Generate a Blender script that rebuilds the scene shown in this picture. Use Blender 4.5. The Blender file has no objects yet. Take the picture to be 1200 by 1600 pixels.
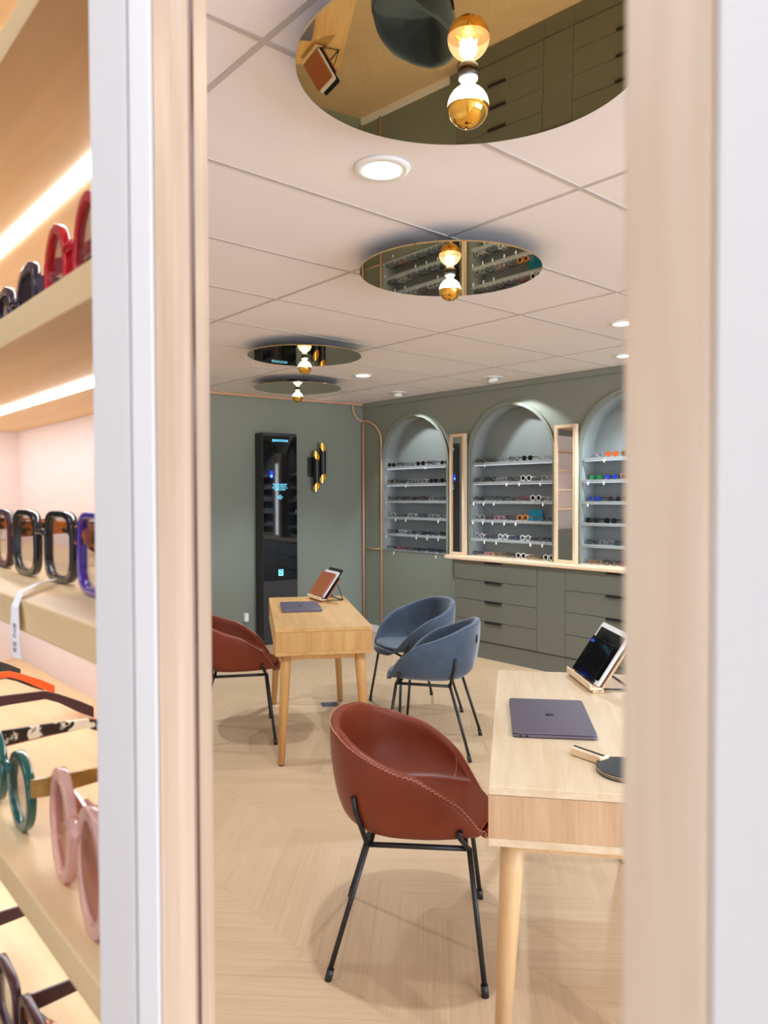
import bpy, bmesh, math, random
from mathutils import Vector, Matrix
PI = math.pi
rnd = random.Random(7)
scene = bpy.context.scene
COL = scene.collection

# ------------------------------------------------------------------ helpers
def s2l(c):
    return tuple(((v/255.0)/12.92 if v/255.0 <= 0.04045 else ((v/255.0+0.055)/1.055)**2.4) for v in c)

def newmat(name):
    m = bpy.data.materials.new(name); m.use_nodes = True
    nt = m.node_tree; nt.nodes.clear()
    out = nt.nodes.new('ShaderNodeOutputMaterial')
    return m, nt, out

def N(nt, t, **kw):
    n = nt.nodes.new(t)
    for k, v in kw.items():
        setattr(n, k, v)
    return n

def setin(n, **kw):
    for k, v in kw.items():
        n.inputs[k.replace('_', ' ')].default_value = v

def pmat(name, rgb, rough=0.5, metal=0.0, noise=0.04, nscale=20, bump=0.0, bscale=200, spec=None, coat=0.0, sheen=0.0, rgb2=None, stretch=None, hard=False):
    """principled with a little procedural variation"""
    m, nt, out = newmat(name)
    b = N(nt, 'ShaderNodeBsdfPrincipled')
    nt.links.new(b.outputs[0], out.inputs[0])
    c = s2l(rgb)
    tc = N(nt, 'ShaderNodeTexCoord'); mp = N(nt, 'ShaderNodeMapping')
    nt.links.new(tc.outputs['Object'], mp.inputs[0])
    if stretch: mp.inputs['Scale'].default_value = stretch
    nz = N(nt, 'ShaderNodeTexNoise'); nz.inputs['Scale'].default_value = nscale; nz.inputs['Detail'].default_value = 4
    nt.links.new(mp.outputs[0], nz.inputs['Vector'])
    mx = N(nt, 'ShaderNodeMix', data_type='RGBA')
    if rgb2 is None:
        a = tuple(v*(1-noise) for v in c); d = tuple(min(1, v*(1+noise)) for v in c)
    else:
        a = c; d = s2l(rgb2)
    mx.inputs[6].default_value = (*a, 1); mx.inputs[7].default_value = (*d, 1)
    if hard:
        mr = N(nt, 'ShaderNodeMapRange'); setin(mr, From_Min=0.49, From_Max=0.54); nt.links.new(nz.outputs[0], mr.inputs[0]); nt.links.new(mr.outputs[0], mx.inputs[0])
    else: nt.links.new(nz.outputs[0], mx.inputs[0])
    nt.links.new(mx.outputs[2], b.inputs['Base Color'])
    b.inputs['Roughness'].default_value = rough; b.inputs['Metallic'].default_value = metal
    if spec is not None: b.inputs['Specular IOR Level'].default_value = spec
    if coat: b.inputs['Coat Weight'].default_value = coat; b.inputs['Coat Roughness'].default_value = 0.1
    if sheen: b.inputs['Sheen Weight'].default_value = sheen; b.inputs['Sheen Roughness'].default_value = 0.4
    if bump:
        n2 = N(nt, 'ShaderNodeTexNoise'); n2.inputs['Scale'].default_value = bscale
        nt.links.new(mp.outputs[0], n2.inputs['Vector'])
        bp = N(nt, 'ShaderNodeBump'); bp.inputs['Strength'].default_value = bump; bp.inputs['Distance'].default_value = 0.002
        nt.links.new(n2.outputs[0], bp.inputs['Height']); nt.links.new(bp.outputs[0], b.inputs['Normal'])
    return m

def wood(name, c1, c2, axis=0, rough=0.45, grain=9.0, spec=0.4):
    """oak-like grain stretched along one object axis"""
    m, nt, out = newmat(name)
    b = N(nt, 'ShaderNodeBsdfPrincipled'); nt.links.new(b.outputs[0], out.inputs[0])
    tc = N(nt, 'ShaderNodeTexCoord'); mp = N(nt, 'ShaderNodeMapping')
    nt.links.new(tc.outputs['Object'], mp.inputs[0])
    sc = [grain*2.2]*3; sc[axis] = grain*0.16
    mp.inputs['Scale'].default_value = sc
    n1 = N(nt, 'ShaderNodeTexNoise'); setin(n1, Scale=1.0, Detail=6.0, Roughness=0.6, Distortion=0.6)
    nt.links.new(mp.outputs[0], n1.inputs['Vector'])
    mp2 = N(nt, 'ShaderNodeMapping'); sc2 = [grain*14]*3; sc2[axis] = grain*0.6
    mp2.inputs['Scale'].default_value = sc2
    nt.links.new(tc.outputs['Object'], mp2.inputs[0])
    n2 = N(nt, 'ShaderNodeTexNoise'); setin(n2, Scale=1.0, Detail=3.0)
    nt.links.new(mp2.outputs[0], n2.inputs['Vector'])
    ad = N(nt, 'ShaderNodeMath', operation='MULTIPLY_ADD'); ad.inputs[1].default_value = 0.35
    nt.links.new(n2.outputs[0], ad.inputs[0]); nt.links.new(n1.outputs[0], ad.inputs[2])
    rp = N(nt, 'ShaderNodeMapRange'); setin(rp, From_Min=0.42, From_Max=0.92)
    nt.links.new(ad.outputs[0], rp.inputs[0])
    mx = N(nt, 'ShaderNodeMix', data_type='RGBA')
    mx.inputs[6].default_value = (*s2l(c1), 1); mx.inputs[7].default_value = (*s2l(c2), 1)
    nt.links.new(rp.outputs[0], mx.inputs[0]); nt.links.new(mx.outputs[2], b.inputs['Base Color'])
    b.inputs['Roughness'].default_value = rough; b.inputs['Specular IOR Level'].default_value = spec
    return m

def emit(name, rgb, strength):
    m, nt, out = newmat(name)
    e = N(nt, 'ShaderNodeEmission'); e.inputs[0].default_value = (*s2l(rgb), 1); e.inputs[1].default_value = strength
    nt.links.new(e.outputs[0], out.inputs[0]); return m

def lensmat(name, rgb, opacity=0.0, gloss=0.12, rough=0.02):
    """thin spectacle lens: mostly see-through, some mirror, tint"""
    m, nt, out = newmat(name)
    t = N(nt, 'ShaderNodeBsdfTransparent'); t.inputs[0].default_value = (*s2l(rgb), 1)
    g = N(nt, 'ShaderNodeBsdfGlossy'); g.inputs['Roughness'].default_value = rough
    fr = N(nt, 'ShaderNodeFresnel'); fr.inputs[0].default_value = 1.5
    ml = N(nt, 'ShaderNodeMath', operation='MULTIPLY_ADD'); ml.inputs[1].default_value = 0.4; ml.inputs[2].default_value = gloss*0.12
    nt.links.new(fr.outputs[0], ml.inputs[0])
    mx = N(nt, 'ShaderNodeMixShader'); nt.links.new(ml.outputs[0], mx.inputs[0])
    nt.links.new(t.outputs[0], mx.inputs[1]); nt.links.new(g.outputs[0], mx.inputs[2])
    if opacity > 0:
        p = N(nt, 'ShaderNodeBsdfPrincipled'); p.inputs['Base Color'].default_value = (*s2l(rgb), 1); p.inputs['Roughness'].default_value = 0.08
        m2 = N(nt, 'ShaderNodeMixShader'); m2.inputs[0].default_value = opacity
        nt.links.new(mx.outputs[0], m2.inputs[1]); nt.links.new(p.outputs[0], m2.inputs[2])
        nt.links.new(m2.outputs[0], out.inputs[0])
    else:
        nt.links.new(mx.outputs[0], out.inputs[0])
    return m

# bmesh primitives ----------------------------------------------------------
def BM(): return bmesh.new()

def box(bm, x0, x1, y0, y1, z0, z1, M=None, mi=0):
    vs = [bm.verts.new((x, y, z)) for z in (z0, z1) for y in (y0, y1) for x in (x0, x1)]
    for f in ((0,2,3,1),(4,5,7,6),(0,1,5,4),(2,6,7,3),(0,4,6,2),(1,3,7,5)):
        fc = bm.faces.new([vs[i] for i in f]); fc.material_index = mi
    if M is not None:
        for v in vs: v.co = M @ v.co
    return vs

def prism(bm, poly, z0, z1, M=None, mi=0):
    """polygon (x,y) extruded in z; ccw polygon"""
    a = [bm.verts.new((p[0], p[1], z0)) for p in poly]; b = [bm.verts.new((p[0], p[1], z1)) for p in poly]
    n = len(poly)
    fs = [bm.faces.new(list(reversed(a))), bm.faces.new(b)]
    for i in range(n):
        fs.append(bm.faces.new((a[i], a[(i+1) % n], b[(i+1) % n], b[i])))
    for f in fs: f.material_index = mi
    if M is not None:
        for v in a+b: v.co = M @ v.co

def tube(bm, pts, r, seg=10, cap=True, mi=0, flat=None):
    """tube along points; r number or list; flat=(ru,rv) not used"""
    pts = [Vector(p) for p in pts]; n = len(pts)
    rs = r if isinstance(r, (list, tuple)) else [r]*n
    rings = []; up = None
    for i, p in enumerate(pts):
        if i == 0: t = pts[1]-pts[0]
        elif i == n-1: t = pts[-1]-pts[-2]
        else: t = (pts[i+1]-p).normalized()+(p-pts[i-1]).normalized()
        if t.length < 1e-9: t = Vector((0,0,1))
        t.normalize()
        if up is None:
            ref = Vector((0,0,1)) if abs(t.z) < 0.9 else Vector((1,0,0))
            up = t.cross(ref).normalized()
        u = (up - t*up.dot(t))
        u = u.normalized() if u.length > 1e-6 else t.orthogonal().normalized()
        up = u; v = t.cross(u)
        rings.append([bm.verts.new(p + (u*math.cos(2*PI*k/seg)+v*math.sin(2*PI*k/seg))*rs[i]) for k in range(seg)])
    for a, b in zip(rings[:-1], rings[1:]):
        for k in range(seg):
            f = bm.faces.new((a[k], a[(k+1) % seg], b[(k+1) % seg], b[k])); f.smooth = True; f.material_index = mi
    if cap:
        f = bm.faces.new(list(reversed(rings[0]))); f.material_index = mi
        f = bm.faces.new(rings[-1]); f.material_index = mi
    return rings

def lathe(bm, prof, seg=32, M=None, mi=0, closed_top=True, smooth=True):
    """profile list of (r,z)"""
    rings = []
    allv = []
    for r, z in prof:
        if r < 1e-6:
            v = bm.verts.new((0,0,z)); rings.append([v]); allv.append(v)
        else:
            ring = [bm.verts.new((r*math.cos(2*PI*k/seg), r*math.sin(2*PI*k/seg), z)) for k in range(seg)]
            rings.append(ring); allv += ring
    for a, b in zip(rings[:-1], rings[1:]):
        for k in range(seg):
            k2 = (k+1) % seg
            if len(a) == 1 and len(b) == 1: continue
            if len(a) == 1: f = bm.faces.new((a[0], b[k2], b[k]))
            elif len(b) == 1: f = bm.faces.new((a[k], a[k2], b[0]))
            else: f = bm.faces.new((a[k], a[k2], b[k2], b[k]))
            f.smooth = smooth; f.material_index = mi
    if M is not None:
        for v in allv: v.co = M @ v.co

def obj(name, bm, mat, parent=None, loc=None, bevel=0.0, bseg=2, smooth=False, fixn=True, mats=None):
    if fixn: bmesh.ops.recalc_face_normals(bm, faces=bm.faces)
    me = bpy.data.meshes.new(name); bm.to_mesh(me); bm.free()
    o = bpy.data.objects.new(name, me); COL.objects.link(o)
    if mats:
        for mm in mats: me.materials.append(mm)
    else: me.materials.append(mat)
    if parent is not None: o.parent = parent
    if loc is not None: o.location = loc
    if smooth:
        for p in me.polygons: p.use_smooth = True
    if bevel:
        md = o.modifiers.new('bevel', 'BEVEL'); md.width = bevel; md.segments = bseg; md.limit_method = 'ANGLE'; md.angle_limit = math.radians(40)
        md.harden_normals = False
    return o

def thing(name, label, cat, loc=(0,0,0), rz=0.0, group=None):
    o = bpy.data.objects.new(name, None); COL.objects.link(o)
    o.empty_display_size = 0.1
    o.location = loc; o.rotation_euler = (0,0,rz); o['label'] = label; o['category'] = cat
    if group: o['group'] = group
    return o

def tag(o, label, cat, group=None):
    o['label'] = label; o['category'] = cat
    if group: o['group'] = group
    return o

def struct(name, bm, m, label=None, cat=None, **kw):
    o = obj(name, bm, m, **kw); o['kind'] = 'structure'
    if label: o['label'] = label
    if cat: o['category'] = cat
    return o

def textmesh(name, body, size, mat, parent, M, ext=0.0004, align='CENTER', space=1.0):
    cu = bpy.data.curves.new(name, 'FONT'); cu.body = body; cu.size = size; cu.extrude = ext
    cu.align_x = align; cu.align_y = 'CENTER'; cu.resolution_u = 2; cu.space_line = space
    t = bpy.data.objects.new(name+'_tmp', cu); COL.objects.link(t)
    dg = bpy.context.evaluated_depsgraph_get(); dg.update()
    me = bpy.data.meshes.new_from_object(t.evaluated_get(dg))
    bpy.data.objects.remove(t); 
    me.name = name; me.materials.clear(); me.materials.append(mat)
    me.transform(M)
    o = bpy.data.objects.new(name, me); COL.objects.link(o)
    if parent: o.parent = parent
    return o

# ------------------------------------------------------------------ camera (solved from the ceiling grid)
CAMH = 1.47; YAW, PIT, ROL, FPX = 0.71837, -0.02261, -0.00324, 1163.88
fw = Vector((math.sin(YAW)*math.cos(PIT), math.cos(YAW)*math.cos(PIT), math.sin(PIT)))
r0 = Vector((math.cos(YAW), -math.sin(YAW), 0)); u0 = r0.cross(fw)
rt = math.cos(ROL)*r0 + math.sin(ROL)*u0; up = -math.sin(ROL)*r0 + math.cos(ROL)*u0
cd = bpy.data.cameras.new('camera'); cam = bpy.data.objects.new('camera', cd); COL.objects.link(cam)
Mx = Matrix((rt, up, -fw)).transposed().to_4x4(); Mx.translation = (0, 0, CAMH)
cam.matrix_world = Mx
cd.sensor_fit = 'HORIZONTAL'; cd.sensor_width = 36.0; cd.lens = FPX/1200*36; cd.clip_start = 0.01; cd.clip_end = 60
cd.dof.use_dof = True; cd.dof.focus_distance = 3.2; cd.dof.aperture_fstop = 18.0
scene.camera = cam

# ------------------------------------------------------------------ materials
CEIL = 2.4665
M_ceil = pmat('ceiling_tile', (240, 231, 228), 0.9, noise=0.02, nscale=3)
M_grid = pmat('ceiling_bar', (194, 184, 178), 0.85, noise=0.02)
M_green = pmat('green_paint', (127, 133, 122), 0.62, noise=0.025, nscale=2.5)
M_cab = pmat('green_lacquer', (108, 109, 98), 0.45, noise=0.02, nscale=3)
M_niche = pmat('niche_green_led_lit', (136, 143, 142), 0.6, noise=0.02, nscale=3)  # the green made lighter and bluer, carrying the cool LED light
M_shelfg = pmat('shelf_paint', (150, 156, 158), 0.5, noise=0.02, nscale=3)
M_white = pmat('white_paint', (240, 236, 236), 0.55, noise=0.015, nscale=3)
M_blush = pmat('blush_panel', (240, 226, 222), 0.6, noise=0.015, nscale=4)
M_dark = pmat('joint_shadow_gap', (60, 60, 54), 0.7)
M_postl = wood('jamb_wood', (208, 184, 162), (180, 150, 126), axis=2, rough=0.5, grain=14)
M_groove = pmat('groove_brown', (150, 118, 104), 0.7)
M_oakT = wood('oak_table', (220, 199, 170), (200, 173, 138), axis=1, rough=0.42)
M_oakE = wood('oak_end_shaded', (202, 168, 132), (176, 138, 102), axis=2, rough=0.45)  # same oak, shade on the desk end put into the colour
M_oakL = wood('oak_leg', (218, 184, 138), (200, 160, 112), axis=2, rough=0.42)
M_warmT = wood('oak_table_warm_lit', (214, 172, 112), (188, 140, 82), axis=1, rough=0.4)  # same oak for the farther desk, warm lamp light put into the colour
M_warmE = wood('oak_end_warm_lit', (210, 166, 106), (184, 136, 78), axis=2, rough=0.42)
M_warmL = wood('oak_leg_warm_lit', (212, 164, 104), (190, 138, 80), axis=2, rough=0.42)
M_pine = wood('pale_wood_edge', (232, 208, 176), (216, 184, 148), axis=2, rough=0.5)
M_pineY = wood('pale_wood_length', (234, 212, 182), (218, 186, 150), axis=1, rough=0.45)
M_shelfY = wood('shelf_wood', (236, 208, 164), (220, 184, 136), axis=1, rough=0.45, grain=7)
M_postw = wood('post_wood', (240, 222, 200), (216, 184, 156), axis=2, rough=0.5, grain=14)
M_rose = pmat('copper_wood_batten', (205, 160, 128), 0.45, noise=0.06)
M_black = pmat('black_metal', (28, 27, 28), 0.42, noise=0.05)
M_leather = pmat('tan_leather', (114, 47, 27), 0.38, rgb2=(127, 55, 34), nscale=9, bump=0.12, bscale=420, spec=0.32)
M_stitch = pmat('stitch_thread', (214, 150, 122), 0.6)
M_velvet = pmat('blue_velvet', (40, 54, 72), 0.8, rgb2=(76, 92, 112), nscale=13, bump=0.1, bscale=300, sheen=0.55)
M_velpipe = pmat('blue_piping', (96, 112, 128), 0.7)
M_kiosk = pmat('anthracite_panel', (44, 42, 44), 0.5, noise=0.03)
M_screen = pmat('black_glass', (9, 9, 12), 0.04, noise=0.0, spec=0.6)
M_space = pmat('grey_aluminium', (118, 112, 128), 0.36, metal=0.75, noise=0.02)
M_spaced = pmat('dark_aluminium', (50, 48, 56), 0.4, metal=0.5)
M_logo = pmat('dark_logo', (26, 25, 30), 0.2, metal=0.6)
M_gold = pmat('gold_mirror', (238, 184, 82), 0.06, metal=1.0, noise=0.02)
M_goldin = pmat('gold_inside', (214, 176, 86), 0.25, metal=0.85, noise=0.05)
M_disc = pmat('bronze_mirror', (200, 176, 128), 0.015, metal=1.0, noise=0.0)
M_mirror = pmat('silver_mirror', (225, 222, 216), 0.01, metal=1.0, noise=0.0)
M_glassbulb = lensmat('clear_bulb_glass', (250, 248, 242), gloss=0.15)
_nt = M_glassbulb.node_tree; _o = [n for n in _nt.nodes if n.type == 'OUTPUT_MATERIAL'][0]; _src = _o.inputs[0].links[0].from_socket
_e = N(_nt, 'ShaderNodeEmission'); _e.inputs[0].default_value = (1.0, 0.90, 0.70, 1); _e.inputs[1].default_value = 0.9
_a = N(_nt, 'ShaderNodeAddShader'); _nt.links.new(_src, _a.inputs[0]); _nt.links.new(_e.outputs[0], _a.inputs[1]); _nt.links.new(_a.outputs[0], _o.inputs[0])
M_fil = emit('bulb_filament', (255, 222, 165), 160.0)
M_led = emit('led_strip_warm', (238, 245, 255), 23.0)
M_ledc = emit('led_strip_cool', (226, 234, 255), 4.2)
M_down = emit('downlight_glow', (255, 244, 232), 14.0)
M_cyan = emit('screen_cyan', (120, 220, 255), 2.2)
M_blue = emit('screen_blue', (30, 60, 255), 1.8)
M_bluetext = emit('tablet_blue', (60, 120, 255), 1.0)
M_case = pmat('brown_case', (158, 88, 50), 0.5, noise=0.06)
M_wtab = pmat('white_tablet', (236, 232, 232), 0.3)
M_tabscr = pmat('tablet_glass', (12, 12, 14), 0.06, spec=0.55)
M_rubber = pmat('black_rubber', (50, 56, 56), 0.62, noise=0.06)
M_papp = pmat('paper_white', (245, 243, 244), 0.7, noise=0.01)
M_plastic = pmat('white_plastic', (235, 235, 232), 0.4)
M_baize = pmat('turquoise_card', (0, 150, 178), 0.5)
M_lens = lensmat('clear_lens', (248, 248, 250), gloss=0.25)
M_ink = pmat('ink', (110, 100, 112), 0.7)

# floor: chevron oak, strips 0.48 m wide running along Y with apex lines at X = 1.36 + 0.48k
def floor_mat():
    m, nt, out = newmat('chevron_oak')
    L = nt.links.new
    b = N(nt, 'ShaderNodeBsdfPrincipled'); L(b.outputs[0], out.inputs[0])
    tc = N(nt, 'ShaderNodeTexCoord'); sx = N(nt, 'ShaderNodeSeparateXYZ'); L(tc.outputs['Object'], sx.inputs[0])
    def math1(op, a, bv=None, cv=None):
        n = N(nt, 'ShaderNodeMath', operation=op)
        for i, v in enumerate((a, bv, cv)):
            if v is None: continue
            if isinstance(v, (int, float)): n.inputs[i].default_value = v
            else: L(v, n.inputs[i])
        return n.outputs[0]
    X = sx.outputs[0]; Y = sx.outputs[1]
    xr = math1('SUBTRACT', X, 1.36 - 0.96*10)
    pp = math1('PINGPONG', xr, 0.48)
    v = math1('SUBTRACT', Y, pp)
    col = math1('FLOOR', math1('DIVIDE', xr, 0.48))
    vi = math1('DIVIDE', v, 0.118)
    row = math1('FLOOR', vi)
    fr = math1('FRACT', vi)
    cb = N(nt, 'ShaderNodeCombineXYZ'); L(col, cb.inputs[0]); L(row, cb.inputs[1])
    wn = N(nt, 'ShaderNodeTexWhiteNoise', noise_dimensions='2D'); L(cb.outputs[0], wn.inputs['Vector'])
    # grain coordinate: along plank (x+y or y-x), across = v
    cg = N(nt, 'ShaderNodeCombineXYZ')
    L(math1('MULTIPLY', pp, 2.6), cg.inputs[0]); L(math1('MULTIPLY', v, 55.0), cg.inputs[1])
    L(math1('MULTIPLY', wn.outputs[0], 40.0), cg.inputs[2])
    g = N(nt, 'ShaderNodeTexNoise'); setin(g, Scale=1.0, Detail=5.0, Roughness=0.62); L(cg.outputs[0], g.inputs['Vector'])
    mx = N(nt, 'ShaderNodeMix', data_type='RGBA')
    mx.inputs[6].default_value = (*s2l((209, 178, 143)), 1); mx.inputs[7].default_value = (*s2l((176, 142, 108)), 1)
    f1 = math1('MULTIPLY_ADD', wn.outputs[0], 0.18, math1('MULTIPLY_ADD', g.outputs[0], 0.9, -0.18))
    L(f1, mx.inputs[0])
    # seams: plank edges and strip lines
    e1 = math1('LESS_THAN', math1('ABSOLUTE', math1('SUBTRACT', fr, 0.5)), 0.484)
    fs = math1('FRACT', math1('DIVIDE', xr, 0.48))
    e2 = math1('LESS_THAN', math1('ABSOLUTE', math1('SUBTRACT', fs, 0.5)), 0.4975)
    seam = math1('MULTIPLY_ADD', math1('MULTIPLY', e1, e2), 0.13, 0.87)
    m2 = N(nt, 'ShaderNodeMix', data_type='RGBA', blend_type='MULTIPLY'); m2.inputs[0].default_value = 1.0
    L(mx.outputs[2], m2.inputs[6]); L(seam, m2.inputs[7])
    L(m2.outputs[2], b.inputs['Base Color'])
    b.inputs['Roughness'].default_value = 0.42; b.inputs['Specular IOR Level'].default_value = 0.35
    return m
M_floor = floor_mat()

# ------------------------------------------------------------------ room shell
XW = 5.20          # arch wall plane
XM = -2.6          # far shop wall behind the camera
YR = -3.4          # right-hand wall, holds the added windows
YWB = 6.30
WSL = -0.0903      # left wall drifts away: Y = 6.30 + (5.2-X)*0.0903
def wby(x): return YWB + (XW - x)*0.0903

bm = BM(); box(bm, XM-0.1, XW+0.4, YR-0.1, 7.2, -0.06, 0.0); struct('floor', bm, M_floor)
bm = BM(); box(bm, XM-0.1, XW+0.4, YR-0.1, 7.2, CEIL, CEIL+0.06); struct('ceiling', bm, M_ceil)
# ceiling T-bars (1200 x 600 module)
bm = BM()
x = 0.894 - 1.2*3
while x < XW:
    if x > XM: box(bm, x-0.0075, x+0.0075, YR, 6.4 if x > 2.1 else 6.7, CEIL-0.0025, CEIL+0.001)
    x += 1.2
y = 1.417 - 0.6*8
while y < 6.3:
    if y > YR: box(bm, XM, XW-0.02, y-0.0075, y+0.0075, CEIL-0.0028, CEIL+0.001)
    y += 0.6
struct('trim_1', bm, M_grid)

# arch wall with three alcove openings
ARCH = [5.493, 4.255, 3.048]; AR = 0.475; ZB = 0.893; ZS = 1.79
def arch_poly(cy, r, zb, zs, n=28):
    pts = [(cy-r, zb)]
    for i in range(n+1):
        a = PI*i/n
        pts.append((cy - r*math.cos(a), zs + r*math.sin(a)))
    pts.append((cy+r, zb))
    return pts
bm = BM()
def wq(y0, y1, z0, z1):
    box(bm, XW, XW+0.03, y0, y1, z0, z1)
edges = sorted([(c-AR, c+AR) for c in ARCH])
prev = YR
for a, b_ in edges:
    wq(prev, a, 0, CEIL); wq(a, b_, 0, ZB); prev = b_
wq(prev, YWB+0.05, 0, CEIL)
n = 40
for c in ARCH:
    for i in range(n):
        a0, a1 = PI*i/n, PI*(i+1)/n
        p0 = (c-AR*math.cos(a0), ZS+AR*math.sin(a0)); p1 = (c-AR*math.cos(a1), ZS+AR*math.sin(a1))
        for xx in (XW,):
            vs = [bm.verts.new((XW, p0[0], p0[1])), bm.verts.new((XW, p1[0], p1[1])), bm.verts.new((XW, p1[0], CEIL)), bm.verts.new((XW, p0[0], CEIL))]
            vb = [bm.verts.new((XW+0.03, v.co.y, v.co.z)) for v in vs]
            bm.faces.new(vs); bm.faces.new(list(reversed(vb)))
            for k in range(4):
                if k in (0, 2): bm.faces.new((vs[k], vs[(k+1) % 4], vb[(k+1) % 4], vb[k]))
bmesh.ops.remove_doubles(bm, verts=bm.verts, dist=1e-5)
struct('wall_right', bm, M_green)
# left wall (kiosk wall), slightly skewed
bm = BM(); prism(bm, [(XM, wby(XM)), (XW+0.05, wby(XW+0.05)), (XW+0.05, wby(XW)+0.12), (XM, wby(XM)+0.12)], 0, CEIL)
struct('wall_left', bm, M_green)
# far shop walls
bm = BM(); box(bm, XM-0.1, XM, YR, 7.1, 0, CEIL); struct('wall_front', bm, M_white)
# right-hand wall: sill, header, piers around windows added for fill light
bm = BM()
box(bm, XM, XW, YR-0.1, YR, 0, 0.25); box(bm, XM, XW, YR-0.1, YR, 2.3, CEIL)
box(bm, XM, XM+0.3, YR-0.1, YR, 0.25, 2.3); box(bm, XW-0.4, XW, YR-0.1, YR, 0.25, 2.3); box(bm, -0.1, 0.4, YR-0.1, YR, 0.25, 2.3)
struct('wall_back', bm, M_white)
for k, (xa, xb) in enumerate(((XM+0.3, -0.1), (0.4, XW-0.4))):
    bm = BM()
    for (a, b_, c, d) in ((xa, xb, 0.25, 0.31), (xa, xb, 2.24, 2.3), (xa, xa+0.06, 0.31, 2.24), (xb-0.06, xb, 0.31, 2.24)):
        box(bm, a, b_, YR-0.08, YR-0.02, c, d)
    w = struct('added_window_%d' % (k+1), bm, M_black)
    bm = BM(); box(bm, xa+0.05, xb-0.05, YR-0.054, YR-0.048, 0.3, 2.25)
    p = obj('pane', bm, M_lens, w)
# baseboard in the far corner + crown trims
bm = BM(); prism(bm, [(2.0, wby(2.0)-0.012), (XW-0.001, wby(XW)-0.012), (XW-0.001, wby(XW)-0.0005), (2.0, wby(2.0)-0.0005)], 0, 0.07)
struct('baseboard_left', bm, M_green)
bm = BM(); box(bm, XW-0.012, XW-0.0005, 5.0, wby(XW)-0.013, 0, 0.07); struct('baseboard_right', bm, M_white)
bm = BM(); box(bm, XW-0.02, XW-0.0005, YR+0.01, wby(XW)-0.03, 2.418, CEIL-0.003); struct('trim_2', bm, M_green)
bm = BM(); prism(bm, [(XM+0.05, wby(XM)-0.03), (XW-0.021, wby(XW)-0.03), (XW-0.021, wby(XW)-0.001), (XM+0.05, wby(XM)-0.001)], CEIL-0.024, CEIL-0.003)
struct('trim_3', bm, M_rose)
# copper-coloured batten: S-curve from the ceiling around the corner, two uprights and a rail
bm = BM()
pts = []
for i in range(13):
    a = PI/2*i/12
    pts.append((5.06+0.13*(1-math.cos(a)), 0, 2.442-0.165*math.sin(a)))
pts = [(p[0], wby(p[0])-0.012, p[2]) for p in pts]
for i in range(1, 17):
    a = PI/2*i/16
    pts.append((XW-0.012, 6.275-0.30*math.sin(a), 2.277-0.25*(1-math.cos(a))))
pts.append((XW-0.012, 5.975, 0.07))
pts += []
tube(bm, pts, 0.011, 8)
struct('trim_4', bm, M_rose)
bm = BM(); tube(bm, [(XW-0.016, 6.27, 0.07), (XW-0.016, 6.27, 2.27)], 0.012, 8); struct('trim_5', bm, M_rose)
bm = BM(); tube(bm, [(XW-0.012, 6.26, 0.895), (XW-0.012, 5.985, 0.895)], 0.007, 8); struct('trim_6', bm, M_rose)

# ------------------------------------------------------------------ alcoves
SHZ = [1.767, 1.590, 1.415, 1.240, 1.064]     # shelf tops
XB = 5.40
def alcove(cy, where):
    t = thing('display_alcove', 'arched green display alcove with lit shelves, %s' % where, 'alcove', (XW, cy, ZB))
    t['group'] = 'arched display alcoves'
    # back panel
    bm = BM(); pts = arch_poly(0, AR+0.004, -0.02, ZS-ZB)
    prism(bm, [(p[0], p[1]) for p in pts], 0, 0.015, Matrix(((0,0,1,XB-XW),(1,0,0,0),(0,1,0,0),(0,0,0,1))))
    obj('back_panel', bm, M_niche, t)
    # jamb lining
    bm = BM(); pts = arch_poly(0, AR, 0, ZS-ZB, 40)
    lo = [bm.verts.new((0.0305, p[0], p[1])) for p in pts]; hi = [bm.verts.new((XB-XW, p[0], p[1])) for p in pts]
    po = arch_poly(0, AR+0.01, -0.0, ZS-ZB, 40)
    lo2 = [bm.verts.new((0.0305, p[0], p[1])) for p in po]; hi2 = [bm.verts.new((XB-XW, p[0], p[1])) for p in po]
    for i in range(len(pts)-1):
        f = bm.faces.new((lo[i], lo[i+1], hi[i+1], hi[i])); f.smooth = True
        bm.faces.new((lo2[i], lo2[i+1], hi2[i+1], hi2[i])); bm.faces.new((lo[i], lo[i+1], lo2[i+1], lo2[i]))
    obj('jamb_lining', bm, M_niche, t)
    # raised arch trim on the wall face
    bm = BM(); zb0 = 0.0 if cy > 5 else 0.0135
    pi_ = arch_poly(0, AR, zb0, ZS-ZB, 40); po = arch_poly(0, AR+0.03, zb0, ZS-ZB, 40)
    A = [[bm.verts.new((xx, p[0], p[1])) for p in q] for xx in (-0.018, -0.0003) for q in (pi_, po)]
    for i in range(len(pi_)-1):
        for (u, v) in ((0,1),(0,2),(1,3),(2,3)):
            f = bm.faces.new((A[u][i], A[u][i+1], A[v][i+1], A[v][i])); f.smooth = (u, v) in ((0,2),(1,3))
    for i in (0, -1): bm.faces.new((A[0][i], A[1][i], A[3][i], A[2][i]))
    obj('arch_trim', bm, M_green, t)
    bm = BM(); box(bm, -0.01 if cy > 5 else 0.0005, XB-XW, -AR+0.0005, AR-0.0005, -0.02 if cy < 5 else 0.0003, 0.002 if cy > 5 else 0.0115); obj('sill', bm, M_shelfg if cy > 5 else M_pineY, t)
    for z in SHZ:
        bm = BM(); box(bm, 0.018, XB-XW, -AR, AR, z-ZB-0.024, z-ZB); s = obj('shelf', bm, M_shelfg, t, bevel=0.0015)
        bm = BM(); box(bm, 0.052, 0.068, -AR+0.01, AR-0.01, z-ZB-0.0248, z-ZB-0.0241); obj('led_strip', bm, M_ledc, s)
    return t
alcove(ARCH[0], 'beside the corner battens')
alcove(ARCH[1], 'between the two tall mirrors')
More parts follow.
